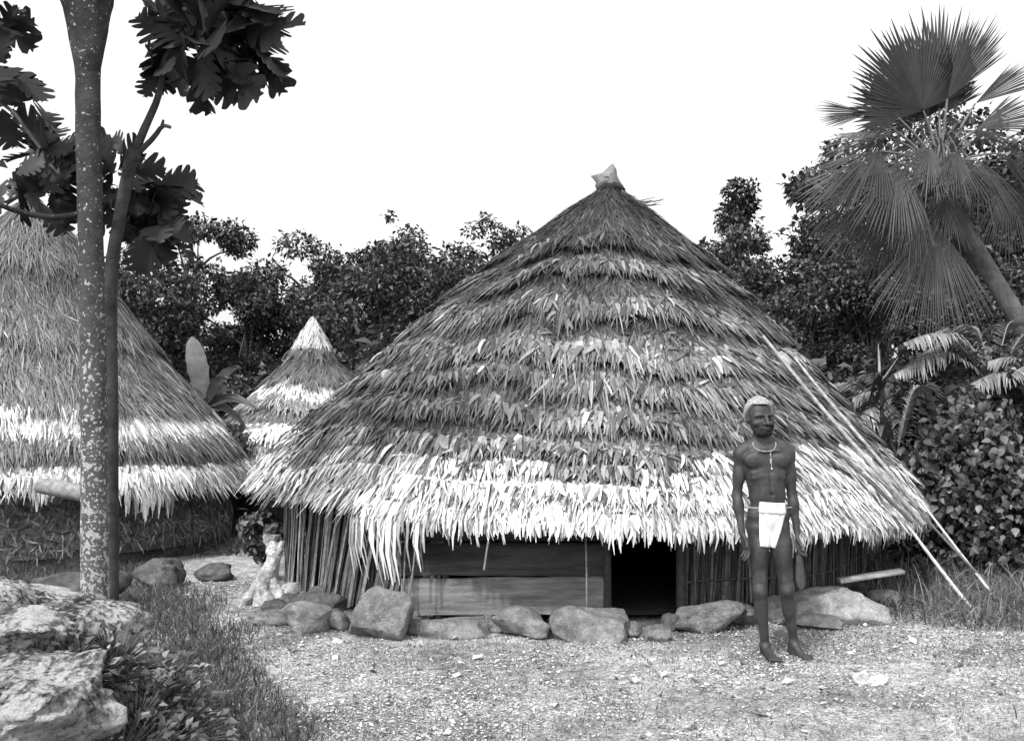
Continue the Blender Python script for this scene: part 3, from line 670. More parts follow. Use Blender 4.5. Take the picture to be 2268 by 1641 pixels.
# torso
B.ell(J(1694, 1022, 0.015), (0.145, 0.085, 0.135), 0.02)
B.ell(J(1698, 1062, 0.012), (0.125, 0.080, 0.13), 0.03)
B.ell(J(1700, 1098, 0.008), (0.115, 0.078, 0.10), 0.03)
B.ell(J(1703, 1140, 0.012), (0.135, 0.088, 0.10), 0.03)
B.cone(J(1655, 994, .012), 0.045, J(1733, 992, .012), 0.045, 0.03)
B.cone(J(1688, 972, .014), 0.045, J(1655, 994, .02), 0.03, 0.03); B.cone(J(1688, 972, .014), 0.045, J(1733, 992, .02), 0.03, 0.03)
for sx, cx_ in ((-1, 1668), (1, 1722)):
    B.ell(J(cx_, 1018, -0.050), (0.068, 0.030, 0.052), 0.014)
for r_ in range(4):
    for sx, cx_ in ((-1, 1690), (1, 1706)): B.ell(J(cx_, 1058 + r_ * 14, -0.058), (0.024, 0.011, 0.018), 0.03)
B.cone(J(1674, 1000, -.062), 0.012, J(1692, 997, -.066), 0.011, 0.015); B.cone(J(1720, 997, -.062), 0.012, J(1700, 997, -.066), 0.011, 0.015)
for k in range(2):
    B.cone(J(1665, 1048 + k * 11, -.047), 0.005, J(1683, 1042 + k * 10, -.054), 0.004, 0.03); B.cone(J(1733, 1046 + k * 11, -.042), 0.005, J(1715, 1042 + k * 10, -.052), 0.004, 0.03)
B.cone(J(1696, 1000, -.085), 0.006, J(1700, 1040, -.082), 0.006, 0.02, op='s'); B.cone(J(1700, 1046, -.078), 0.004, J(1702, 1092, -.078), 0.004, 0.018, op='s')
B.ell(J(1703, 1094, -.078), (.007, .012, .008), .012, op='s')
# neck, head
B.cone(J(1687, 955, 0.012), 0.050, J(1689, 992, 0.018), 0.056, 0.022)
head_parts(B)
B.cone(J(1668, 921, -0.080), 0.010, J(1702, 920, -0.078), 0.010, 0.012)
B.cone(J(1690, 922, -0.088), 0.008, J(1692, 938, -0.106), 0.012, 0.010); B.ell(J(1687, 939, -0.094), (.010, .010, .008), .006); B.ell(J(1697, 939, -0.093), (.010, .010, .008), .006)
B.ell(J(1677, 928, -0.088), (0.014, 0.010, 0.009), 0.008, op='s'); B.ell(J(1700, 927, -0.084), (0.013, 0.010, 0.009), 0.008, op='s')
B.ell(J(1678, 928, -0.075), (0.011, 0.010, 0.009), 0.003); B.ell(J(1699, 927, -0.072), (0.011, 0.010, 0.009), 0.003)
B.cone(J(1683, 947, -0.088), 0.008, J(1697, 947, -0.087), 0.008, 0.008); B.cone(J(1684, 951, -0.085), 0.007, J(1696, 951, -0.084), 0.007, 0.006)
for x_ in (1656, 1709): B.ell(J(x_, 929, -0.002), (0.011, 0.022, 0.030), 0.010)
B.ell(J(1670, 938, -0.062), (.02, .02, .014), .02); B.ell(J(1703, 937, -0.058), (.018, .02, .014), .02)
# arms
def arm(sh_, el, wr, sg):
    B.ell(sh_ + [0, 0, -0.004], (0.046, 0.046, 0.055), 0.03)
    B.cone(sh_, 0.040, el, 0.030, 0.022); mid = (sh_ * .5 + el * .5); B.ell(mid + [0, -.008, .0], (0.035, 0.038, 0.062), 0.02)
    B.cone(el, 0.031, wr, 0.021, 0.015); B.ell(el * .72 + wr * .28 + [0, -.003, 0], (0.034, 0.035, 0.060), 0.02)
arm(J(1641, 1006, .012), J(1634, 1098, .025), J(1641, 1180, -.035), -1)
arm(J(1746, 1004, .012), J(1757, 1096, .03), J(1765, 1178, -.005), 1)
def hand(wr, dirv, pn, thumb, curl):
    """palm then five unequal bent fingers"""
    d = nrm(np.array(dirv, float)); s_ = nrm(np.array(thumb, float) - np.dot(thumb, d) * d); n = np.cross(d, s_) * pn
    pc = wr + d * 0.048
    for q in (-0.022, -0.008, 0.008, 0.022): B.cone(wr + d * 0.008 + s_ * q * .6, 0.0125, wr + d * 0.088 + s_ * q, 0.0105, 0.006)
    for i, (q, L, dl) in enumerate(((0.030, 0.072, .0), (0.011, 0.080, .004), (-0.009, 0.074, .0), (-0.028, 0.058, -.006))):
        p = wr + d * (0.088 + dl) + s_ * q; a = curl * (0.7 + 0.12 * i); r = 0.0088
        for sgm in (0.45, 0.32, 0.23):
            dd = d * math.cos(a) + n * math.sin(a) + s_ * (q * 1.5); e = p + nrm(dd) * L * sgm; B.cone(p, r, e, r * .9, 0.0015); p = e; a += curl; r *= .92
    p = wr + d * 0.028 + s_ * 0.022; dd = nrm(d * 0.7 + s_ * 0.7 + n * .35); e = p + dd * 0.040; B.cone(p, .0125, e, .0098, 0.006)
    e2 = e + nrm(d * 0.95 + s_ * .2 + n * .4) * 0.034; B.cone(e, .0098, e2, .0085, 0.003)
hand(J(1642, 1183, -.037), (0.22, -0.25, -1), 1, (0.35, -1, 0.1), 0.35)
hand(J(1765, 1181, -.006), (0.0, -0.06, -1), -1, (-0.25, -1, 0.0), 0.55)
# legs
def leg(h_, kn, an, toe, heel, side):
    B.cone(h_, 0.073, kn * .9 + h_ * .1, 0.045, 0.02); B.ell(h_ * .62 + kn * .38 + [side * .006, -.012, 0], (0.056, 0.066, 0.12), 0.02); B.ell(kn + [-side * .018, -.02, .06], (.022, .024, .04), .015)
    B.ell(kn + [0, -.008, 0], (0.042, 0.046, 0.048), 0.02)
    B.cone(kn, 0.043, an, 0.026, 0.02); B.ell(kn * .68 + an * .32 + [0, .018, 0], (0.042, 0.045, 0.085), 0.02)
    B.ell(an + [side * .022, 0, 0], (.012, .014, .014), .01)
    B.cone(heel, 0.030, an, 0.028, 0.02); f0 = heel + (toe - heel) * 0.3; B.cone(an + [0, 0, -.012], 0.028, f0 * .4 + toe * .6 + [0, 0, -.004], 0.020, 0.02)
    B.cone(heel + [0, 0, -.004], 0.026, toe, 0.017, 0.012)
    dv = nrm(toe - heel); sv_ = np.array([-dv[1], dv[0], 0]); sv_ = sv_ * side
    for i, (q, L, r) in enumerate(((-0.026, .052, .0125), (-0.008, .050, .0095), (.008, .043, .009), (.022, .035, .0085), (.034, .026, .008))):
        b0 = toe * .75 + heel * .25 + sv_ * q * .7; b0[2] = 0.012 if True else 0; b0[2] = toe[2] - 0.004
        B.cone(b0, .014, toe + dv * L * .35 + sv_ * q, r, .008); B.cone(toe + dv * L * .35 + sv_ * q, r, toe + dv * L * .75 + sv_ * q * 1.1 + [0, 0, -.003], r * .85, .002)
leg(J(1681, 1170, .012), J(1682, 1308, -.012), J(1697, 1430, .030), J(1704, 1448, -.13), J(1698, 1447, .045), -1)
leg(J(1724, 1168, .012), J(1743, 1306, -.005), J(1763, 1424, .055), J(1778, 1448, -.075), J(1761, 1447, .075), 1)
B.ell(J(1680, 1162, .055), (0.07, 0.055, 0.075), 0.03); B.ell(J(1726, 1160, .055), (0.07, 0.055, 0.075), 0.03)
V, Q = B.mesh(); V = relax(V, Q, 1, 0.4)
man = empty('person', MO, 'bare-chested man standing barefoot in the yard in a short white loincloth, arms hanging', 'person')
mb = MB(); mb.add(V + MO, Q); mb.build('body', M['skin'], man, smooth=True)
# hair
H = Field((-0.18, -0.16, 1.38), (0.12, 0.17, 1.68), 0.004); head_parts(H, 0.017, True)
X = np.stack(np.meshgrid(*[H.lo[i] + np.arange(H.n[i]) * H.h for i in range(3)], indexing='ij'), -1)
hc = J(1680, 914, 0.0)
cut = np.maximum(-(X[..., 2] - J(0, 905)[2] + 0.0 + np.maximum(X[..., 1] + 0.035, -0.02) * 1.3), -1)     # front hairline, lower at the back
cut = np.minimum(cut, 0.02); H.F = np.maximum(H.F + 0.003 * fbm(X, 60, 2, 3).astype(np.float32), cut.astype(np.float32))
v, q = H.mesh(); mb = MB(); mb.add(relax(v, q, 1) + MO, q); mb.build('hair', M['hair'], man, smooth=True)
H = Field((-0.12, -0.16, 1.33), (0.08, 0.08, 1.52), 0.004)
H.ell(J(1686, 957, -0.045), (0.044, 0.046, 0.034), 0.02); H.cone(J(1664, 940, -.03), .018, J(1675, 958, -.05), .024, .02); H.cone(J(1707, 940, -.03), .016, J(1698, 958, -.05), .022, .02)
H.cone(J(1682, 943, -.088), .006, J(1698, 943, -.087), .006, .004)
H.ell(J(1690, 948, -0.088), (0.017, 0.02, 0.008), 0.005, op='s')
v, q = H.mesh(); mb = MB(); mb.add(relax(v, q, 1) + MO, q); mb.build('beard', M['beard'], man, smooth=True)
E_ = Field((-0.12, -0.16, 1.45), (0.08, 0.02, 1.58), 0.003)
E_.cone(J(1670, 922, -.086), .0045, J(1684, 921, -.093), .006, .003); E_.cone(J(1694, 921, -.093), .006, J(1706, 921, -.082), .0045, .003)
v, q = E_.mesh(); mb = MB(); mb.add(v + MO, q); mb.build('eyebrows', M['beard'], man, smooth=True)
# loincloth: front panel laid over the body, waistband round the hips
def front_y(x, z):
    for y in np.arange(-0.25, 0.1, 0.003):
        if B.at((x, y, z)) < 0.0: return y
    return None
def panel(px0, py0, px1, py1, px2, py2, px3, py3, nx, nz, off, thick, g):
    top, rows = [], []
    for j in range(nz + 1):
        t = j / nz; row = []
        for i in range(nx + 1):
            u = i / nx; px_ = (px0 * (1 - u) + px1 * u) * (1 - t) + (px3 * (1 - u) + px2 * u) * t; py_ = (py0 * (1 - u) + py1 * u) * (1 - t) + (py3 * (1 - u) + py2 * u) * t
            p = J(px_, py_); y = front_y(p[0], p[2]); lim = -0.082 if t > .3 else -0.05
            y = lim if y is None else y
            if rows: y = min(y, rows[-1][i][1] + 0.010 + off)
            row.append([p[0], y - off + 0.003 * math.sin(i * 1.3 + t * 2), p[2]])
        rows.append(row)
    A = np.array(rows).reshape(-1, 3); Bk = A + [0, thick, 0]; n = (nx + 1)
    i, j = np.meshgrid(np.arange(nx), np.arange(nz), indexing='ij'); b = (j * n + i).ravel()
    F = np.stack([b, b + n, b + n + 1, b + 1], -1); F2 = F[:, ::-1] + len(A); E = []
    bd = [k for k in range(nx)]; 
    for k in range(nx): E += [[k, k + 1, k + 1 + len(A), k + len(A)], [nz * n + k + 1, nz * n + k, nz * n + k + len(A), nz * n + k + 1 + len(A)]]
    for k in range(nz): E += [[(k + 1) * n, k * n, k * n + len(A), (k + 1) * n + len(A)], [k * n + nx, (k + 1) * n + nx, (k + 1) * n + nx + len(A), k * n + nx + len(A)]]
    m_ = MB(); m_.add(np.vstack([A, Bk]) + MO, np.vstack([F, F2, np.array(E)]), g); return m_
lc = panel(1676, 1130, 1734, 1134, 1713, 1213, 1677, 1206, 14, 16, 0.010, 0.005, 1.0).build('loincloth', M['cloth'], man, smooth=True)
lb = panel(1677, 1109, 1737, 1113, 1735, 1137, 1675, 1133, 14, 6, 0.017, 0.012, 0.72).build('waistband', M['cloth'], man, smooth=True)
mb = MB(); pts = []
c0 = J(1703, 1124, 0.012)
for k in range(48):
    a = k / 48 * 2 * math.pi; dv = np.array([math.cos(a), math.sin(a), 0]); r_ = 0.22
    while r_ > 0.03 and B.at(c0 + dv * r_) > 0: r_ -= 0.004
    pts.append(c0 + dv * min(r_, 0.16) + MO)
pts.append(pts[0]); tube(mb, pts, 0.005, 6, 0.35, cap=False); mb.build('waist_string', M['cloth'], man)
# necklace
mb = MB(); pts = []
for k in range(33):
    a = math.radians(-200 + 220 * k / 32); x = 1690 + 25 * math.cos(a); z = 985 - 16 * math.sin(a) * -1 if False else 984 + 15 * max(0, -math.sin(a)) + (-4 if math.sin(a) > 0 else 0)
    p = J(x, z); y = front_y(p[0], p[2]); y = 0.0 if y is None else y
    pts.append(np.array([p[0], y - 0.004, p[2]]) + MO)
tube(mb, pts, 0.003, 6, 0.6)
for (x, z, rr) in ((1700, 1006, .004), (1701, 1018, .006), (1701, 1023, .0055), (1703, 1037, .006)):
    p = J(x, z); y = front_y(p[0], p[2]) or -.08; c = np.array([p[0], y - .004, p[2]]) + MO
    tube(mb, [c - [0, 0, rr], c - [0, 0, rr * .5], c + [0, 0, rr * .5], c + [0, 0, rr]], [rr * .4, rr, rr, rr * .4], 8, 1.0)
q_ = []
for z in (998, 1010, 1022, 1037):
    p = J(1700 + (z - 998) * .08, z); y = front_y(p[0], p[2]) or -.08; q_.append(np.array([p[0], y - .005, p[2]]) + MO)
tube(mb, q_, 0.0025, 5, .6)
mb.build('necklace', M['bead'], man, smooth=True)
# flat tapering tool hanging from his hand
mb = MB(); a, b = J(1765, 1205, -.035) + MO, J(1771, 1303, -.045) + MO
u = nrm(b - a); s_ = np.array([1, 0, 0.]); L = np.linalg.norm(b - a)
prof = [(0, .010, .010), (.22, .011, .010), (.26, .020, .005), (.5, .028, .005), (.8, .034, .004), (.93, .030, .003), (1.0, .004, .002)]
VV = []
for (t, w_, h_) in prof:
    c = a + u * L * t
    for (sx, sy) in ((-1, 0), (-.5, -1), (.5, -1), (1, 0), (.5, 1), (-.5, 1)): VV.append(c + s_ * sx * w_ + np.array([0, 1, 0]) * sy * h_)
i = np.arange(len(prof) - 1)[:, None] * 6; j = np.arange(6)[None]
mb.add(VV, np.stack([i + j, i + (j + 1) % 6, i + 6 + (j + 1) % 6, i + 6 + j], -1).reshape(-1, 4), 1.0); o = mb.build('hand_tool', M['tool'], loc=a)
tag(o, 'dark flat tapering tool hanging down from the standing man\'s hand', 'tool')

# ---------------------------------------------------------------- leaves
def leaves(mb, c, d, n, L, W, col, droop=0.15, fold=0.18):
    """simple folded leaves: c base, d direction, n normal, 2 quads each"""
    N = len(c); s = nrm(np.cross(d, n)); L = np.asarray(L)[:, None]; W = np.asarray(W)[:, None]
    m = c + d * L * 0.45; t = c + d * L - n * L * droop; 
    l = c + d * L * 0.42 + s * W * .5 + n * W * fold; r = c + d * L * 0.42 - s * W * .5 + n * W * fold
    V = np.stack([c, l, t, r, m], 1).reshape(-1, 3); b = np.arange(N) * 5
    F = np.concatenate([np.stack([b, b + 1, b + 4], -1), np.stack([b + 1, b + 2, b + 4], -1), np.stack([b + 2, b + 3, b + 4], -1), np.stack([b + 3, b, b + 4], -1)])
    mb.add(V, F, np.repeat(col, 5))
def leaves_oval(mb, c, d, n, L, W, col, droop=0.15, fold=0.12):
    N = len(c); s = nrm(np.cross(d, n)); L = np.asarray(L)[:, None]; W = np.asarray(W)[:, None]
    def q(u, w): return c + d * L * u - n * L * droop * u * u + s * W * w + n * W * fold * abs(w) * 2
    pts = [q(0, 0), q(.18, .36), q(.42, .5), q(.75, .27), q(1, 0), q(.75, -.27), q(.42, -.5), q(.18, -.36), q(.42, 0), q(.75, 0)]
    V = np.stack(pts, 1).reshape(-1, 3); b = (np.arange(N) * 10)[:, None]
    F = np.concatenate([b + np.array([t]) for t in ((0, 1, 8), (1, 2, 8), (0, 8, 7), (7, 8, 6), (3, 4, 9), (9, 4, 5))]); F4 = np.concatenate([b + np.array([t]) for t in ((2, 3, 9, 8), (8, 9, 5, 6))])
    mb.add(V, F, np.repeat(col, 10)); k = mb.n - len(V); mb.f.append(F4 + k)
def rnd(n): return nrm(R.normal(size=(n, 3)))
def crown(n, size, ctr, clumps, cr, L, g, gap=0.0, W=.55, taper=False):
    mb = MB(); size = np.array(size)
    cc = rnd(clumps) * (R.uniform(0.25, 1, (clumps, 1)) ** 0.4) * size * R.uniform(.8, 1.12, (clumps, 1)) + ctr
    if taper: cc[:, :2] = ctr[:2] + (cc[:, :2] - ctr[:2]) * np.clip(1.15 - (cc[:, 2:3] - ctr[2]) / size[2], .1, 2.0)
    cs = cr * R.uniform(0.5, 1.35, clumps); ct = R.uniform(0.75, 1.3, clumps)
    k = R.choice(clumps, n, p=cs ** 2 / (cs ** 2).sum())
    dirs = rnd(n); dirs[:, 2] = dirs[:, 2] * .8 + .15
    p = cc[k] + dirs * cs[k][:, None] * (R.uniform(0.35, 1, (n, 1)) ** .6) * [1, 1, .75]
    p = p + 0.12 * cr * R.normal(size=(n, 3))
    d = nrm(dirs * .6 + rnd(n) * .9 + [0, 0, -.35]); nn = nrm(rnd(n) * .7 + [0, 0, .9]); nn = nrm(nn - (nn * d).sum(-1, keepdims=True) * d)
    ll = L * R.uniform(.6, 1.4, n); leaves(mb, p, d, nn, ll, ll * W, np.clip(g * .68 * ct[k] * np.exp(R.normal(0, .7, n)), .006, .5))
    return mb, cc
def trunk_mesh(h, r, cc, lean=0.0):
    mb = MB(); top = np.array([lean, 0, h]); pts = resample([[0, 0, -.2], [lean * .3 + R.uniform(-.1, .1), 0, h * .35], [lean * .6, R.uniform(-.1, .1), h * .7], top], 12)
    tube(mb, pts, np.linspace(r, r * .12, 12), 9, 1.0, .04)
    for q in cc[:: max(1, len(cc) // 14)]:
        a = pts[R.integers(5, 11)]; mid = (a + q) / 2 + [0, 0, .15]; tube(mb, resample([a, mid, q], 6), np.linspace(r * .35, .008, 6), 5, 1.0)
    return mb
# variants of forest tree, unit about 6 m tall
VAR = []
for i, (hh, sz, cl, cr, n, L, g) in enumerate(((5.6, (1.5, 1.5, 1.9), 34, .46, 11500, .115, .060), (5.8, (1.15, 1.15, 2.2), 30, .40, 10500, .105, .052),
                                               (5.4, (1.9, 1.7, 1.6), 38, .48, 12500, .12, .070), (5.8, (.95, .95, 2.1), 44, .24, 4600, .115, .075), (6.0, (1.3, 1.3, 2.4), 30, .38, 8800, .12, .065), (6.0, (1.1, 1.1, 2.4), 38, .27, 7500, .11, .055))):
    ctr = np.array([0, 0, hh - sz[2] * .92]); mb, cc = crown(n, sz, ctr, cl, cr, L, g, taper=(i == 5)); tm = trunk_mesh(hh - .9, .11, cc)
    VAR.append((mb, tm, hh))
TREES = [ # px, top py, D, variant, label
 (310, 570, 21, 0, 'leafy tree just right of the spotted trunk behind the left hut'),
 (425, 455, 24, 4, 'tall bushy tree rising right of the spotted trunk, over the gap beside the left hut'),
 (545, 625, 23, 1, 'dark tree left of the sky dip over the small hut'),
 (670, 530, 24, 0, 'broad dark tree rising behind the small hut'),
 (735, 590, 27, 1, 'narrow tree behind the right side of the small hut cap'),
 (868, 485, 25, 3, 'thin sparse tree whose twigs poke above the trees left of the big hut'),
 (845, 590, 22, 0, 'round dark tree right of the small hut'),
 (935, 540, 23, 2, 'dense dark tree next to the left slope of the big roof'),
 (1095, 478, 25, 3, 'airy tree with tufts against the sky, left of the big roof peak'),
 (1015, 620, 21, 1, 'dark tree low behind the left slope of the big roof'),
 (1180, 610, 26, 0, 'tree mostly hidden by the left upper slope of the big roof'),
 (1520, 550, 25, 3, 'sprig of a tree just showing over the right upper slope of the big roof'),
 (1640, 440, 23, 5, 'pointed tree standing alone against the sky right of the big roof'),
 (1590, 590, 21, 0, 'bushy tree at the foot of the pointed tree, by the right slope'),
 (1715, 560, 22, 2, 'rounded tree between the pointed tree and the palm'),
 (1800, 590, 19, 0, 'leafy tree low behind the drooping left palm fans'),
 (1850, 365, 21, 4, 'tall leafy tree behind the left side of the palm crown'),
 (1990, 330, 23, 0, 'tall tree directly behind the palm crown'),
 (2120, 420, 22, 2, 'dark tree behind the palm trunk top'),
 (2230, 310, 21, 0, 'tall tree behind the right palm fans at the edge'),
 (2330, 330, 23, 4, 'tree at the right edge beyond the palm trunk'),
 (1940, 560, 18, 1, 'lower tree behind the hanging palm fan'),
 (2180, 600, 17, 2, 'dark tree low behind the leaning palm trunk'),
 (160, 600, 23, 2, 'tree hidden behind the roof of the left hut'),
 (-60, 520, 22, 0, 'tree at the far left edge behind the left hut')]
first = {}
for (px, py, D, v, lab) in TREES:
    p = P(px, py, D); H_ = p[2] * R.uniform(1.0, 1.10); mbc, mbt, hh = VAR[v]
    root = empty('forest_tree', (p[0], p[1], 0), lab, 'tree', 'trees of the forest edge'); s_ = H_ / hh
    root.rotation_euler = (0, 0, R.uniform(0, 6.28)); root.scale = (s_ * R.uniform(.9, 1.1), s_, s_)
    if v not in first:
        a = mbc.build('crown', M['leaf_far'], loc=(0, 0, 0)); b = mbt.build('trunk', M['bark2'], loc=(0, 0, 0), smooth=True); first[v] = (a, b); a.parent = root; b.parent = root
    else:
        for q in first[v]: c = q.copy(); SC.collection.objects.link(c); c.parent = root
# undergrowth: bushes
BUSH = []
for (sz, n, L, g) in (((1.1, 1.0, .8), 7000, .10, .07), ((.9, .9, 1.1), 6500, .12, .055)):
    mb, cc = crown(n, sz, np.array([0, 0, sz[2] * .9]), 20, .42, L, g); BUSH.append(mb)
BS = [(360, 760, 18, 0, 'bush filling the gap right of the trunk'), (480, 800, 19, 1, 'bush left of the small hut'), (600, 760, 19, 0, 'bush behind the left side of the small hut'), (830, 760, 18.5, 1, 'bush right of the small hut'),
      (930, 720, 18, 0, 'bush touching the left slope of the big roof'), (1700, 720, 17, 1, 'bush behind the right slope of the big roof'), (1790, 800, 15.5, 0, 'dark bush beyond the lower right slope'), (1880, 790, 15, 1, 'bush under the palm crown left of the spiky plant'),
      (2040, 780, 15, 0, 'bush right behind the spiky plant'), (2160, 800, 14.5, 1, 'bush left of the leaning palm trunk base'), (2290, 820, 14, 0, 'bush at the right edge under the palm'), (1010, 690, 19, 1, 'bush high behind the left slope of the big roof')]
bf = {}
for (px, py, D, v, lab) in BS:
    p = P(px, py, D)
    if v not in bf: o = BUSH[v].build('bush', M['leaf_far'], loc=(0, 0, 0)); bf[v] = o
    else: o = bf[v].copy(); SC.collection.objects.link(o)
    o.location = (p[0], p[1], 0); s_ = p[2] / 2.1; o.scale = (s_ * 1.2, s_, s_); o.rotation_euler = (0, 0, R.uniform(0, 6)); tag(o, lab, 'bush', 'bushes of the undergrowth')
# forest mass far behind
n = 60000; mb = MB(); th = R.uniform(math.radians(50), math.radians(130), n); rr = R.uniform(30, 36, n)
hz = R.uniform(0, 1, n) ** .8 * (3.3 + 1.0 * np.sin(th * 31) + .8 * np.sin(th * 77))
p = np.stack([np.cos(th) * rr, np.sin(th) * rr, hz], -1); nn = nrm(rnd(n) + [0, -.6, .8]); d = rnd(n); nn = nrm(nn - (nn * d).sum(-1, keepdims=True) * d)
leaves(mb, p, d, nn, R.uniform(.2, .4, n), R.uniform(.12, .22, n), np.clip(.05 * np.exp(R.normal(0, .4, n)), .01, .3)); o = mb.build('distant_forest', M['leaf_far']); tag(o, 'dark mass of forest closing the view behind the trees', 'forest', kind='stuff')

# ---------------------------------------------------------------- lobed-leaf trees at the left front
def lobed(mb, base, d, n, L, g, lobes=5, droop=.25, fold=.12, wd=.44):
    """a big deeply lobed leaf (quads from midrib to outline)"""
    S = 30; u = np.linspace(0, 1, S); d = nrm(np.array(d, float)); n = np.array(n, float); n = nrm(n - d * (n @ d)); s = np.cross(d, n)
    mid = base + d[None] * (L * u)[:, None] - n[None] * (droop * L * u ** 2)[:, None]
    env = np.sin(np.pi * np.clip(u * .93 + .05, 0, 1)) ** .7 * wd * L
    ph = (u * lobes + .35) % 1.0; lob = 0.26 + 0.74 * np.clip(np.sin(np.pi * ph) * 1.4, 0, 1) ** .8; w_ = env * lob; w_[-1] = 0; w_[0] = .01 * L
    V = [mid]
    for sg in (1, -1):
        k = s[None] * (w_ * sg)[:, None] + d[None] * (w_ * .8)[:, None] + n[None] * (fold * w_ - droop * w_ * .25)[:, None] + R.normal(0, .004 * L, (S, 3)); V.append(mid + k * .97)
    V = np.concatenate(V); i = np.arange(S - 1)
    F = np.concatenate([np.stack([i, i + 1, S + i + 1, S + i], -1), np.stack([i + 1, i, 2 * S + i, 2 * S + i + 1], -1)]); mb.add(V, F, g)
TD = 5.6
def cluster(mb, tip, n, L, spread, ax, g=.045, out=.12, k0=.5):
    for q in range(n):
        d = nrm(np.array(ax) * k0 + rnd(1)[0] * spread); base = tip + d * R.uniform(0, out) + R.normal(0, out * .5, 3); nn = nrm(np.array([0, -.5, .6]) + rnd(1)[0] * .6)
        lobed(mb, base, d, nn, L * R.uniform(.7, 1.2), g * math.exp(R.normal(0, .3)), 3 + int(R.integers(0, 3)), R.uniform(.05, .4))
t1 = empty('broadleaf_tree', P(212, 1290, TD) * [1, 1, 0], 'tree with a straight lichen-spotted trunk rising out of the top left of the picture', 'tree')
mb = MB(); a = P(212, 1290, TD); a[2] = -.1
pts = resample([a, P(210, 1250, TD), P(208, 900, TD), P(202, 600, TD), P(196, 300, TD), P(194, 100, TD), P(192, -40, TD), P(190, -200, TD)], 44)
rad = np.interp(pts[:, 2], [0, .7, 1.5, 2.5, 3.4, 3.75, 4.2], [.082, .074, .070, .066, .066, .13, .24]); tube(mb, pts, rad, 20, 1.0, .035)
for e in (P(60, -260, TD - .2), P(330, -300, TD + .2), P(200, -500, TD + .5)): tube(mb, resample([P(190, -120, TD), (P(190, -120, TD) + e) / 2 + [0, 0, -.05], e], 10), np.linspace(.11, .03, 10), 10, 1.0, .03)
tube(mb, resample([P(200, 470, TD), P(130, 482, TD - .05), P(60, 474, TD - .1), P(0, 455, TD - .2), P(-60, 430, TD - .2)], 14), np.linspace(.022, .010, 14), 7, .5)
tube(mb, resample([P(190, 245, TD), P(180, 230, TD - .06)], 4), np.linspace(.012, .004, 4), 6, 3.0)
mb.build('trunk', M['bark'], t1, smooth=True)
mb = MB()
for (x, y, n, L, ax) in ((-25, 45, 8, .18, (.5, 0, 0)), (5, 75, 6, .16, (.6, 0, .1)), (-10, 150, 10, .18, (.6, -.1, -.2)), (35, 178, 7, .15, (.6, -.1, -.5)), (-20, 150, 6, .2, (0, 0, 0)), (-10, 225, 6, .15, (.1, 0, -.8)),
                         (100, 330, 16, .17, (0, 0, .2)), (130, 370, 16, .18, (.1, 0, 0)), (110, 420, 16, .18, (0, 0, -.2)), (155, 340, 12, .17, (.3, .2, 0)), (30, 390, 8, .20, (-.4, 0, 0)), (95, 300, 6, .15, (-.1, 0, .8))):
    cluster(mb, P(x, y, TD + (R.uniform(.22, .5) if x > 80 else R.uniform(-.1, .25))), max(3, int(n * .7)), L * 1.3, .6, ax, g=.026, out=.03)
for x in range(-420, 700, 60):
    for yy in (-330, -480): cluster(mb, P(x + R.uniform(-30, 30), yy + R.uniform(-60, 30), TD + R.uniform(-.6, .9)), 5, .26, .7, (0, 0, -.1), .04, .1)
for (x, y) in ((-20, -70), (-80, -30)): cluster(mb, P(x, y, TD), 8, .2, .5, (0, 0, 0), .03, .05)
tube(mb, resample([P(-60, 200, TD), P(20, 240, TD), P(60, 290, TD), P(90, 330, TD)], 8), np.linspace(.012, .01, 8), 6, .08)
mb.build('crown', M['leaf_big'], t1)
t2 = empty('broadleaf_tree', P(246, 1290, TD + .35) * [1, 1, 0], 'thinner dark tree right behind the spotted trunk, forking up to a big leaf cluster', 'tree')
mb = MB(); D2 = TD + .3; a = P(248, 1300, D2); a[2] = -.1
tube(mb, resample([a, P(248, 1250, D2), P(247, 900, D2), P(246, 620, D2), P(262, 500, D2), P(285, 380, D2), P(300, 330, D2)], 30), np.interp(np.linspace(0, 1, 30), [0, .6, .8, 1], [.040, .036, .036, .042]), 14, .9, .03)
tube(mb, resample([P(296, 345, D2), P(318, 290, D2), P(345, 230, D2), P(358, 180, D2), P(364, 130, D2), P(400, 80, D2)], 16), np.linspace(.026, .012, 16), 8, .9, .04)
tube(mb, resample([P(305, 340, D2), P(340, 305, D2), P(360, 280, D2), P(378, 283, D2)], 8), np.linspace(.018, .010, 8), 7, .9, .04)
tube(mb, resample([P(358, 282, D2), P(362, 266, D2)], 4), [.012, .01, .009, .007], 6, .9)
tube(mb, resample([P(300, 350, D2), P(312, 348, D2)], 3), [.03, .026, .012], 7, .9)
mb.build('trunk', M['bark2'], t2, smooth=True)
mb = MB()
for (x, y, n, L, ax) in ((410, 60, 14, .22, (-.2, 0, .1)), (455, 90, 20, .24, (.1, 0, -.1)), (510, 70, 18, .24, (.4, 0, .1)), (480, 130, 20, .22, (.1, 0, -.8)), (440, 140, 10, .20, (-.1, 0, -.6)), (550, 95, 12, .22, (.8, 0, -.3)), (380, 100, 9, .20, (-.4, 0, -.4)), (365, 70, 5, .20, (-.9, 0, 0)), (350, 150, 4, .15, (0, 0, -.6)), (530, 20, 12, .24, (.4, 0, .4)), (450, 10, 12, .24, (0, 0, .5)), (370, 20, 7, .22, (-.3, 0, .5)), (500, -60, 14, .25, (.2, 0, .2))):
    cluster(mb, P(x, y, D2 + R.uniform(-.12, .3)), max(4, int(n * .7)), L * 1.25, .5, ax, .026, .03)
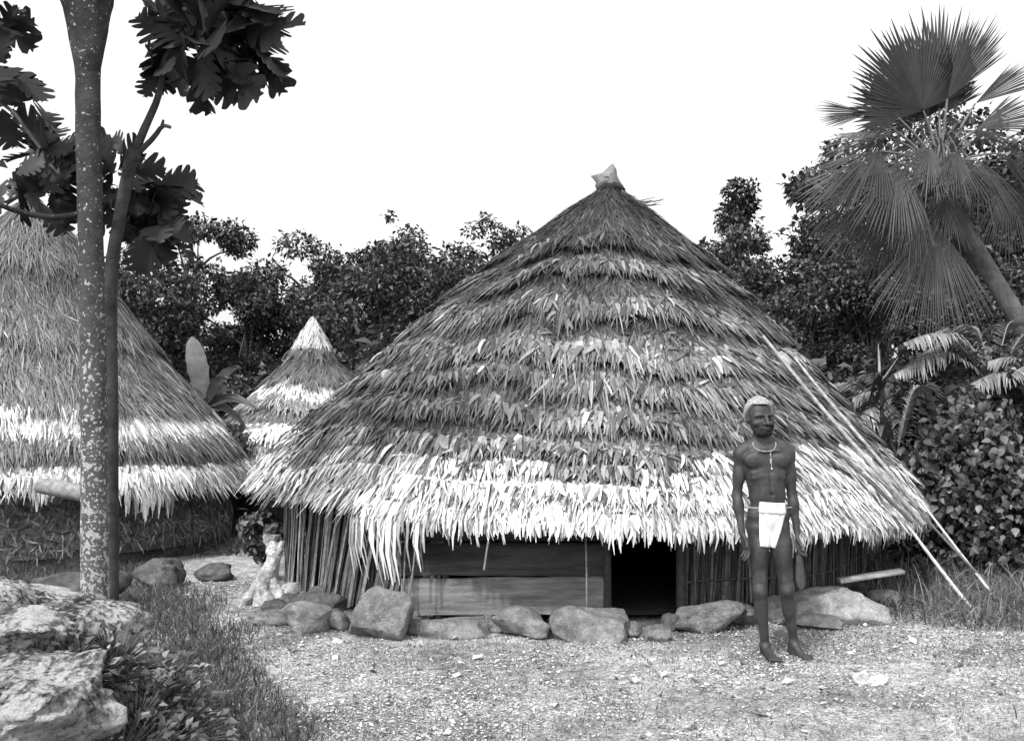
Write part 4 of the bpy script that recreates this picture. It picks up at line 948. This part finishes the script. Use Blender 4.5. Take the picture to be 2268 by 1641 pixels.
for (x, y, n, L, ax) in ((255, 380, 14, .17, (.1, 0, 0)), (285, 420, 16, .18, (.4, 0, -.1)), (300, 480, 18, .19, (.3, 0, -.6)), (335, 420, 12, .19, (.8, 0, -.3)), (330, 510, 12, .18, (.3, 0, -.9)), (350, 460, 10, .18, (.7, 0, -.5)), (240, 460, 12, .18, (0, 0, -.5)), (270, 350, 8, .15, (0, 0, .4))):
    cluster(mb, P(x, y, D2 + R.uniform(.1, .5)), max(4, int(n * .7)), L * 1.3, .55, ax, .022, .03)
mb.build('crown', M['leaf_big'], t2)

# ---------------------------------------------------------------- fan palm
PD = 12.0
palm = empty('fan_palm', P(2553, 1208, PD) * [1, 1, 0], 'fan palm with a leaning trunk and hanging dry skirt of fans at the right', 'palm tree')
mb = MB(); a = P(2553, 1208, PD); a[2] = -.1
pts = resample([a, P(2440, 1010, PD), P(2290, 765, PD), P(2190, 600, PD), P(2130, 500, PD), P(2095, 430, PD), P(2082, 360, PD), P(2082, 300, PD)], 40)
tube(mb, pts, np.interp(np.linspace(0, 1, 40), [0, .3, .6, .8, .9, 1], [.13, .108, .095, .075, .065, .03]), 16, 1.0, .06)
mb.build('trunk', M['palmbark'], palm, smooth=True)
CR = P(2084, 375, PD)
def fan(hub, aim, radius, arc, nseg, nrm_, droop, g, ragged=.13, fuse=.72):
    mb = MB(); ax = nrm(aim - hub); n = np.array(nrm_, float); n = nrm(n - ax * (n @ ax)); s = np.cross(ax, n)
    tube(mb, resample([CR + [0, 0, -.05], CR * .5 + hub * .5 + [0, 0, .04], hub], 8), np.linspace(.02, .011, 8), 6, .16)
    nseg = int(nseg * 1.3); ang = np.linspace(-arc / 2, arc / 2, nseg + 1); am = (ang[1:] + ang[:-1]) / 2; da = arc / nseg
    Rr = radius * (1 - .18 * (np.abs(am) / (arc / 2)) ** 2) * R.uniform(1 - ragged, 1 + ragged, nseg)
    u = np.array([0.02, .3, .5 if droop > .15 else fuse, .83, .92, 1.0]); dirs = np.cos(am)[:, None] * ax + np.sin(am)[:, None] * s
    sd_ = -np.sin(am)[:, None] * ax + np.cos(am)[:, None] * s
    Pt = hub + dirs[:, None] * (Rr[:, None] * u[None])[..., None]
    dp = droop * R.uniform(.6, 1.5, nseg)
    if droop > .15: fuse = .5; Rr = Rr * R.uniform(.75, 1.08, nseg); dirs = nrm(dirs + R.normal(0, .06, (nseg, 3)))
    Pt[..., 2] -= (dp[:, None] * Rr[:, None] * u[None] ** 2.2); Pt -= n * (0.10 * (Rr[:, None] * u[None] * np.sin(am)[:, None] ** 2))[..., None]
    # shorten so drooping tips hang instead of stretching
    # the blade is folded and buckled, never a flat disc
    Pt += n * (0.05 * radius * np.sin(am * R.uniform(2, 5) + R.uniform(0, 6)))[:, None, None] * u[None, :, None]
    wf = np.tan(da / 2) * Rr[:, None] * np.minimum(u, fuse)[None]; wf = wf * np.array([1, 1, 1, .75, .42, .08])[None]
    W1 = sd_[:, None] * wf[..., None]; pl = n * .35
    for sg in (-1, 1):                                               # each segment is a V-shaped pleat
        A = Pt.copy(); Bq = Pt + W1 * sg * 1.0 + (np.abs(wf) * 1.0)[..., None] * pl
        N, S = A.shape[:2]; V = np.stack([A, Bq], 2).reshape(-1, 3); b = (np.arange(N) * S * 2)[:, None] + (np.arange(S - 1) * 2)[None]
        F = np.stack([b, b + 1, b + 3, b + 2], -1).reshape(-1, 4); mb.add(V, F, np.repeat(np.clip(g * np.exp(R.normal(0, .25, N)), .01, .5), S * 2))
    # filaments hanging from the sinuses
    return mb
FANS = [ # hub px,py,dD  aim px,py,dD  radius(px)  arc deg  nseg  normal  droop grey
 (2045, 245, -.1, 1985, 70, -.2, 200, 175, 40, (.25, -1, .1), .02, .026),
 (2080, 240, .1, 2082, 30, .1, 215, 90, 30, (-.3, -1, .1), .0, .028),
 (1990, 262, -.2, 1900, 180, -.3, 125, 150, 34, (.3, -1, .4), .06, .026),
 (2050, 262, .2, 1990, 150, .3, 165, 175, 40, (-.1, -1, -.2), .03, .022),
 (2098, 220, -.1, 2205, 40, 0, 215, 42, 24, (.3, -1, .1), .02, .028),
 (2095, 250, .1, 2135, 130, .1, 130, 90, 26, (.3, -1, .1), .02, .030),
 (1925, 252, -.2, 1810, 250, -.3, 120, 44, 22, (.1, -1, .3), .04, .036),
 (2160, 230, .1, 2300, 140, .2, 170, 32, 20, (.1, -1, .3), .03, .04),
 (2165, 285, -.2, 2280, 238, -.3, 130, 60, 22, (.1, -1, .4), .06, .045),
 (2130, 290, .3, 2220, 300, .3, 120, 80, 20, (.1, -.7, 1), .08, .05),
 (1950, 335, -.3, 1850, 390, -.6, 160, 105, 30, (-.5, -.8, .6), .22, .036),
 (1990, 365, -.5, 1925, 480, -.8, 165, 95, 30, (-.4, -1, .3), .20, .048),
 (1900, 370, .2, 1790, 430, .1, 140, 95, 28, (-.2, -.7, .7), .20, .042),
 (1935, 440, .2, 1860, 560, .1, 160, 80, 28, (-.5, -.9, .3), .16, .036),
 (1980, 460, -.2, 1930, 600, -.3, 150, 70, 26, (.3, -1, .2), .16, .045),
 (2070, 495, -.3, 2055, 720, -.5, 225, 92, 44, (0, -1, .15), .16, .056),
 (2120, 500, .2, 2125, 680, .3, 165, 60, 26, (.3, -1, .1), .12, .036),
 (2165, 355, -.4, 2220, 450, -.6, 135, 110, 30, (.4, -.9, .4), .22, .048),
 (2205, 340, .2, 2290, 380, .3, 145, 100, 28, (.2, -.7, .7), .25, .036),
 (2030, 410, -.5, 2000, 560, -.7, 150, 60, 24, (.1, -1, .2), .18, .055),
 (2060, 330, -.5, 2010, 420, -.9, 120, 130, 32, (-.1, -1, .5), .22, .036), (2115, 340, -.5, 2160, 430, -.9, 120, 130, 32, (.2, -1, .5), .22, .040),
 (1960, 300, .2, 1870, 330, .2, 150, 120, 34, (-.2, -.8, .6), .2, .030), (2010, 430, .2, 1950, 530, .3, 180, 120, 36, (0, -1, .2), .18, .032), (2230, 400, .3, 2260, 520, .3, 150, 100, 28, (0, -1, .3), .2, .036),
 (1890, 420, .5, 1820, 500, .6, 130, 110, 28, (-.3, -1, .3), .2, .034), (2180, 300, .5, 2260, 320, .6, 140, 110, 28, (0, -.6, .8), .25, .032), (2100, 430, -.3, 2120, 520, -.5, 110, 110, 28, (0, -1, .3), .2, .040),
 (2040, 320, .5, 1960, 330, .8, 110, 150, 30, (-.1, -.5, 1), .12, .03)]
for (hx, hy, hd, ax_, ay_, ad, rp, arc, ns, nn, dr, g) in FANS:
    fan(P(hx, hy, PD + hd), P(ax_, ay_, PD + ad), rp * PD / PX, math.radians(arc), ns, nn, dr, g * .75).build('frond', M['fan'], palm)
mb = MB()
n = 420; ph = R.uniform(0, 6.28, n); a = CR + np.stack([np.cos(ph) * .1, np.sin(ph) * .1, R.uniform(-.5, .42, n)], -1)
e = a + np.stack([np.cos(ph) * .22, np.sin(ph) * .22, R.uniform(-.5, .2, n)], -1); strips(mb, np.stack([a, (a + e) / 2 + [0, 0, .05], e], 1), np.broadcast_to(np.array([.008, 0, 0]), (n, 3, 3)), np.clip(.09 * np.exp(R.normal(0, .4, n)), 0, .4))
mb.build('fibre_sheath', M['fan'], palm)

# ---------------------------------------------------------------- other plants
def pinnate(mb, a, b, sag, L, n, g, w_=.02):
    mid = (a + b) / 2 + [0, 0, sag]; pts = resample([a, mid, b], 16); tube(mb, pts, np.linspace(.012, .003, 16), 5, g * 1.1)
    t = np.linspace(.12, .98, n); pp = np.stack([np.interp(t * 15, np.arange(16), pts[:, i]) for i in range(3)], -1); T = nrm(np.gradient(pp, axis=0)); S = nrm(np.cross(T, [0, 0, 1.]))
    for sg in (-1, 1):
        ll = L * np.sin(np.pi * (t * .85 + .12)) * R.uniform(.85, 1.15, n); d = nrm(T * .55 + S * sg * .8 + R.normal(0, .06, (n, 3))); u = np.linspace(0, 1, 4)
        Pt = pp[:, None] + d[:, None] * (ll[:, None] * u[None])[..., None]; Pt[..., 2] -= (.45 * ll[:, None] * u[None] ** 2)
        W = nrm(np.cross(d, [0, 0, 1.]))[:, None] * (w_ / 2 * np.array([.7, 1, .7, .1]))[None, :, None]; strips(mb, Pt, W, np.clip(g * np.exp(R.normal(0, .25, n)), 0, .4))
# feathery palms, right
for (x0, y0, D, list_, lab) in ((2200, 870, 11.2, [(2000, 760, -.5), (2060, 745, .3), (2130, 740, .2), (2330, 760, 0), (1980, 830, -.3), (2260, 720, .5), (2020, 800, .1)], 'feathery young palm arching its fronds beneath the leaning trunk'),
                                (2330, 960, 10.6, [(2150, 850, -.2), (2190, 800, .1), (2300, 790, 0), (2240, 830, -.4), (2420, 860, 0)], 'feathery young palm at the right edge above the leafy shrub'),
                                (1985, 1010, 12.0, [(1890, 880, 0), (1850, 850, .3), (1930, 830, .2), (2060, 860, 0), (1900, 930, -.3)], 'feathery young palm behind the spiky plant, by the lower right slope')):
    base = P(x0, y0, D); g0 = base * [1, 1, 0]; r = empty('young_palm', g0, lab, 'palm plant', 'feathery young palms'); mb = MB(); tube(mb, [g0, (g0 + base) / 2, base], [.07, .05, .03], 9, .7, .08); mb.build('stem', M['palmbark'], r)
    for (x, y, dd) in list_:
        mb = MB(); pinnate(mb, base, P(x, y, D + dd), .35, .42, 60, .20, .024); mb.build('frond', M['fan'], r)
# spiky plant on a stem
sp = empty('spiky_plant', P(1955, 1150, 9.9) * [1, 1, 0], 'dark spiky plant on a thin upright stem, right of the big roof', 'plant'); mb = MB(); b0 = P(1958, 1150, 9.9) * [1, 1, 0]
tube(mb, [b0, P(1957, 1000, 9.9), P(1951, 850, 9.9), P(1949, 775, 9.9)], [.022, .018, .02, .01], 8, .7); mb.build('stem', M['bark2'], sp)
mb = MB()
for q in range(60):
    t = R.uniform(0, 1); c = P(1956 - 8 * t, 960 - 165 * t, 9.9); a = R.uniform(0, 6.28); up = R.uniform(-.1, .9) ; d = nrm(np.array([math.cos(a), math.sin(a) * .8, up])); L = R.uniform(.28, .5); u = np.linspace(0, 1, 6)
    Pt = c + d[None] * (L * u)[:, None]; Pt[:, 2] -= .28 * u ** 2.2 * L * 1.3; sd2 = nrm(np.cross(d, [0, 0, 1.])); W = sd2[None] * (.022 * np.array([.6, 1, 1, .85, .5, .05]))[:, None]
    strips(mb, Pt[None], W[None], [.035 if t > .25 else .09])
for (x, y) in ((1945, 760), (2035, 800), (1990, 790)):
    A_, B_ = P(1949, 850, 9.85), P(x, y, 9.8); u = np.linspace(0, 1, 5)[:, None]; strips(mb, (A_ * (1 - u) + B_ * u)[None], (np.array([[.012, 0, .006]]) * np.array([.6, 1, 1, .7, .1])[:, None])[None], [.4])
mb.build('leaves', M['leaf_near'], sp)
# leafy shrubs at right
def shrub(ctr, size, n, L, g, lab, seed=0, W=.72, cl=26, cr=.26, z0=.0):
    r = empty('leafy_shrub', (ctr[0], ctr[1], 0), lab, 'shrub'); ctr = np.array(ctr)
    cc = rnd(cl) * (R.uniform(.3, 1, (cl, 1)) ** .5) * size + ctr; k = R.integers(0, cl, n); dirs = rnd(n); p = cc[k] + dirs * cr * R.uniform(.4, 1.1, (n, 1)); p = p[p[:, 2] > .05]; n = len(p); dirs = dirs[:n]
    d = nrm(np.array([0, -.25, -.7]) + rnd(n) * .8); nn = nrm(nrm(p - ctr) * .8 + rnd(n) * .5 + [0, 0, .4]); nn = nrm(nn - (nn * d).sum(-1, keepdims=True) * d); ll = L * R.uniform(.6, 1.3, n)
    mb = MB(); leaves_oval(mb, p, d, nn, ll, ll * W, np.clip(g * .7 * np.exp(R.normal(0, .6, n)), .01, .4), .22, .14); mb.build('foliage', M['leaf_near'], r)
    mb = MB(); b0 = np.array([ctr[0], ctr[1], -.05])
    for q in cc[::2]: tube(mb, resample([b0 + R.normal(0, .05, 3) * [1, 1, 0], (b0 + q) / 2 + [0, 0, .1], q], 7), np.linspace(.02, .005, 7), 5, 1.0)
    mb.build('stems', M['bark2'], r)
shrub(P(2140, 1050, 9.9), (.52, .40, .62), 5200, .085, .085, 'dense shrub of drooping heart-shaped leaves right of the eave corner')
shrub(P(2240, 1180, 9.6), (.5, .4, .6), 3600, .08, .07, 'low dark shrub right of the drooping-leaf shrub, behind the leaning poles')
shrub(P(2250, 900, 11.0), (.6, .4, .5), 3000, .09, .11, 'paler shrub top above the drooping-leaf shrub at the right edge')
shrub(P(2090, 1230, 10.0), (.45, .4, .35), 2600, .07, .045, 'dark low shrub in the shade behind the eave corner')
shrub(P(492, 1010, 13.2), (.25, .3, .4), 1400, .10, .06, 'dark shrub between the left hut and the small hut', cr=.2)
shrub(P(590, 1175, 9.4), (.16, .2, .25), 500, .09, .12, 'small plant in the corner between the left hut and the big hut', cl=8, cr=.1)
# banana-like broad leaves
bn = empty('broadleaf_plant', P(455, 1100, 13.6) * [1, 1, 0], 'broad-leaved banana-like plant between the left hut roof and the small hut', 'plant')
b0 = P(455, 900, 13.6); mb = MB(); tube(mb, [b0 * [1, 1, 0], b0 * [1, 1, .5], b0], [.09, .07, .04], 10, 1.2); mb.build('stem', M['palmbark'], bn)
for (x, y, Lp, g) in ((425, 745, 0, .13), (398, 875, 0, .14), (520, 825, 1, .07), (565, 860, 1, .07), (505, 795, 1, .12), (545, 905, 1, .07), (450, 890, 0, .10), (530, 770, 1, .09)):
    mb = MB(); e = P(x, y, 13.6 + R.uniform(-.5, .1)); m_ = (b0 + e) / 2 + [0, -.05, .08]; pts = resample([b0, m_, e], 14); u = np.linspace(0, 1, 14); wd = (.13 - .07 * Lp) * np.sin(np.pi * np.clip(u * .9 + .08, 0, 1)) ** .6 * (1 + R.normal(0, .06, 14)); pts[:, 2] -= .12 * u ** 2 * Lp * 2; wd[:3] *= [.1, .2, .6]
    T = nrm(e - b0); S = nrm(np.cross(T, [.2, -1., .3])); V = np.concatenate([pts, pts + S * wd[:, None] + [0, 0, -.02], pts - S * wd[:, None] + [0, 0, -.02]]); i = np.arange(13)
    mb.add(V, np.concatenate([np.stack([i, i + 1, 14 + i + 1, 14 + i], -1), np.stack([i + 1, i, 28 + i, 28 + i + 1], -1)]), g); mb.build('leaf', M['leaf_near'], bn, smooth=True)

# ---------------------------------------------------------------- grass, litter, ground plants
def blades(n, reg, hgt, g, wd=.005, seed=0):
    x = R.uniform(reg[0], reg[1], n * 3); y = R.uniform(reg[2], reg[3], n * 3); return x, y
def grassfield(name, label, pts, hgt, g, wd=.006, cv=.5):
    n = len(pts); z = gh(pts[:, 0], pts[:, 1]); h_ = hgt * np.exp(R.normal(0, .35, n)); a = R.uniform(0, 6.28, n); ln = np.stack([np.cos(a), np.sin(a), 0 * a], -1)
    b = np.stack([pts[:, 0], pts[:, 1], z - .01], -1); k = R.uniform(.1, 1.9, n) * cv; u = np.linspace(0, 1, 4)
    Pt = b[:, None] + ln[:, None] * (k * h_)[:, None, None] * (u[None, :, None] ** 1.8); Pt[..., 2] += h_[:, None] * (u[None] - .45 * k[:, None] * u[None] ** 2)
    a2 = R.uniform(0, 6.28, n); W = np.stack([np.cos(a2), np.sin(a2), 0 * a2], -1)[:, None] * (wd / 2 * np.array([.8, 1, .7, .08]))[None, :, None] * R.uniform(.6, 1.5, (n, 1, 1))
    mb = MB(); strips(mb, Pt, W, np.clip(g * np.exp(R.normal(0, .45, n)), .02, .6)); o = mb.build(name, M['grass']); tag(o, label, 'grass', kind='stuff')
def pts_in(n, x0, x1, y0, y1, f):
    out = []; tot = 0
    while tot < n:
        q = np.stack([R.uniform(x0, x1, n), R.uniform(y0, y1, n)], -1); q = q[R.uniform(0, 1, n) < f(q[:, 0], q[:, 1])]; out.append(q); tot += len(q)
    return np.concatenate(out)[:n]
def pxof(x, y): return 1134 + x / y * PX, 925 + CAMH / y * PX
def left_f(x, y):
    px, py = pxof(x, y); edge = np.interp(py, [1200, 1290, 1340, 1400, 1500, 1641, 2000], [380, 400, 500, 540, 585, 680, 800]); w_ = 75 * fbm(np.stack([x, y, 0 * x], -1), 2.6, 4, 6)
    return sstep(edge + 70 + w_, edge - 110 + w_, px) ** 1.5 * sstep(11, 10, y)
def right_f(x, y):
    px, py = pxof(x, y); edge = np.interp(px, [1700, 1800, 1960, 2100, 2268, 2600], [1200, 1250, 1370, 1395, 1430, 1450]); w_ = 14 * fbm(np.stack([x, y, 0 * x], -1), 2.5, 3, 6)
    return sstep(edge + 12 + w_, edge - 16 + w_, py) * (np.hypot(x - CX, y - CY) > 2.75)
grassfield('grass', 'short dull grass on the left of the yard beside the boulders', pts_in(120000, -6, -.6, 2.6, 10.5, left_f), .062, .085, .007)
grassfield('tall_grass', 'rank grass and weeds under the leaning poles at right', pts_in(26000, 2.0, 8, 6.8, 12, right_f), .17, .12, .010, .9)
grassfield('sparse_grass', 'sparse short grass scattered on the right foreground', pts_in(16000, -1, 5, 3.8, 7.5, lambda x, y: np.clip(.12 + .5 * fbm(np.stack([x, y, 0 * x], -1), 1.5, 3, 2) + .5 * sstep(.5, 3, x) * sstep(6.5, 4.5, y), 0, 1)), .035, .20, .006)
grassfield('forest_floor', 'weeds covering the ground behind the huts', pts_in(22000, -9, 11, 11, 20, lambda x, y: 1 + 0 * x), .25, .07, .02, .9)
# leaf litter and chips on the trodden yard
n = 170000
pt = pts_in(n, -3.2, 5.5, 3.6, 10.0, lambda x, y: np.clip(.9 - .75 * left_f(x, y), 0, 1) * np.clip(5.5 / y, 0, 1) ** 1.6 * np.clip(.6 + 1.1 * fbm(np.stack([x, y, 0 * x], -1), 1.4, 4, 9), .06, 1) * (np.hypot(x - CX, y - CY) > 2.62))
z = gh(pt[:, 0], pt[:, 1]) + R.uniform(.001, .012, n); c = np.stack([pt[:, 0], pt[:, 1], z], -1); a = R.uniform(0, 6.28, n); d = nrm(np.stack([np.cos(a), np.sin(a), R.normal(0, .25, n)], -1)); nn = nrm(np.array([0, 0, 1.]) + R.normal(0, .35, (n, 3))); nn = nrm(nn - (nn * d).sum(-1, keepdims=True) * d)
LL = .0095 * np.exp(R.normal(0, .45, n)); LL = np.where(R.uniform(0, 1, n) < .012, LL * 3.2, LL); mb = MB(); cl_ = np.where(R.uniform(0, 1, n) < .62, R.uniform(.30, .62, n), R.uniform(.05, .18, n)); leaves(mb, c, d, nn, LL, LL * R.uniform(.35, .9, n), cl_, -.1, .15)
o = mb.build('leaf_litter', M['litter']); tag(o, 'light and dark leaf litter strewn over the trodden yard', 'litter', kind='stuff')
# weeds on the left bank
def weed(px, py, D, n, L, g, lab, z=None, h_=.16):
    p = P(px, py, D); zz = float(gh(p[0], p[1])) if z is None else z; mb = MB(); k = rnd(n); k[:, 2] = np.abs(k[:, 2]); b = np.array([p[0], p[1], zz]); e = b + k * [.2, .2, h_]
    d = nrm(k + rnd(n) * .6); nn = nrm(np.array([0, -.3, 1.]) + rnd(n) * .5); nn = nrm(nn - (nn * d).sum(-1, keepdims=True) * d); ll = L * R.uniform(.6, 1.4, n); leaves(mb, e, d, nn, ll, ll * .6, np.clip(g * np.exp(R.normal(0, .5, n)), .02, .5))
    for q in range(n): tube(mb, [b, e[q]], [.004, .002], 4, g)
    o = mb.build('weed', M['leaf_near'], loc=b); tag(o, lab, 'weed', 'weeds on the left bank')
WD = [(340, 1500, 4.35, 'weed clump right of the white-topped boulder'), (300, 1450, 4.45, 'weed clump at the right tip of the lichen slab'), (380, 1570, 4.3, 'weed clump farthest right on the bank'), (260, 1600, 3.75, 'weed clump under the right end of the white-topped boulder'),
      (120, 1615, 3.35, 'weed clump at the bottom left before the boulder'), (330, 1630, 3.9, 'weed clump at the bottom edge beside the grass'), (20, 1450, 4.0, 'weed clump between the two big boulders at the left edge'), (200, 1450, 4.0, 'weed clump in the crevice between the two big boulders'), (30, 1200, 7.0, 'weed clump beside the rough boulder at the left edge'), (230, 1640, 3.3, 'weed clump lowest in the left corner')]
WD += [(150, 1440, 3.95, 'dark weed clump on the shaded face of the lichen slab'), (80, 1440, 3.95, 'weed clump on the slab face left of the dark weed clump'), (250, 1420, 4.05, 'weed clump under the pointed end of the lichen slab'), (300, 1530, 4.1, 'weed clump beside the right end of the white-topped boulder'), (350, 1450, 4.6, 'weed clump in the grass off the slab tip'), (400, 1640, 4.2, 'weed clump at the bottom edge, farthest right')]
for i, (x, y, D, lab) in enumerate(WD): weed(x, y, D, 130, .042, .10, lab, z=(.45 if i in (6, 7) else .50 if i in (10, 11, 12) else None))
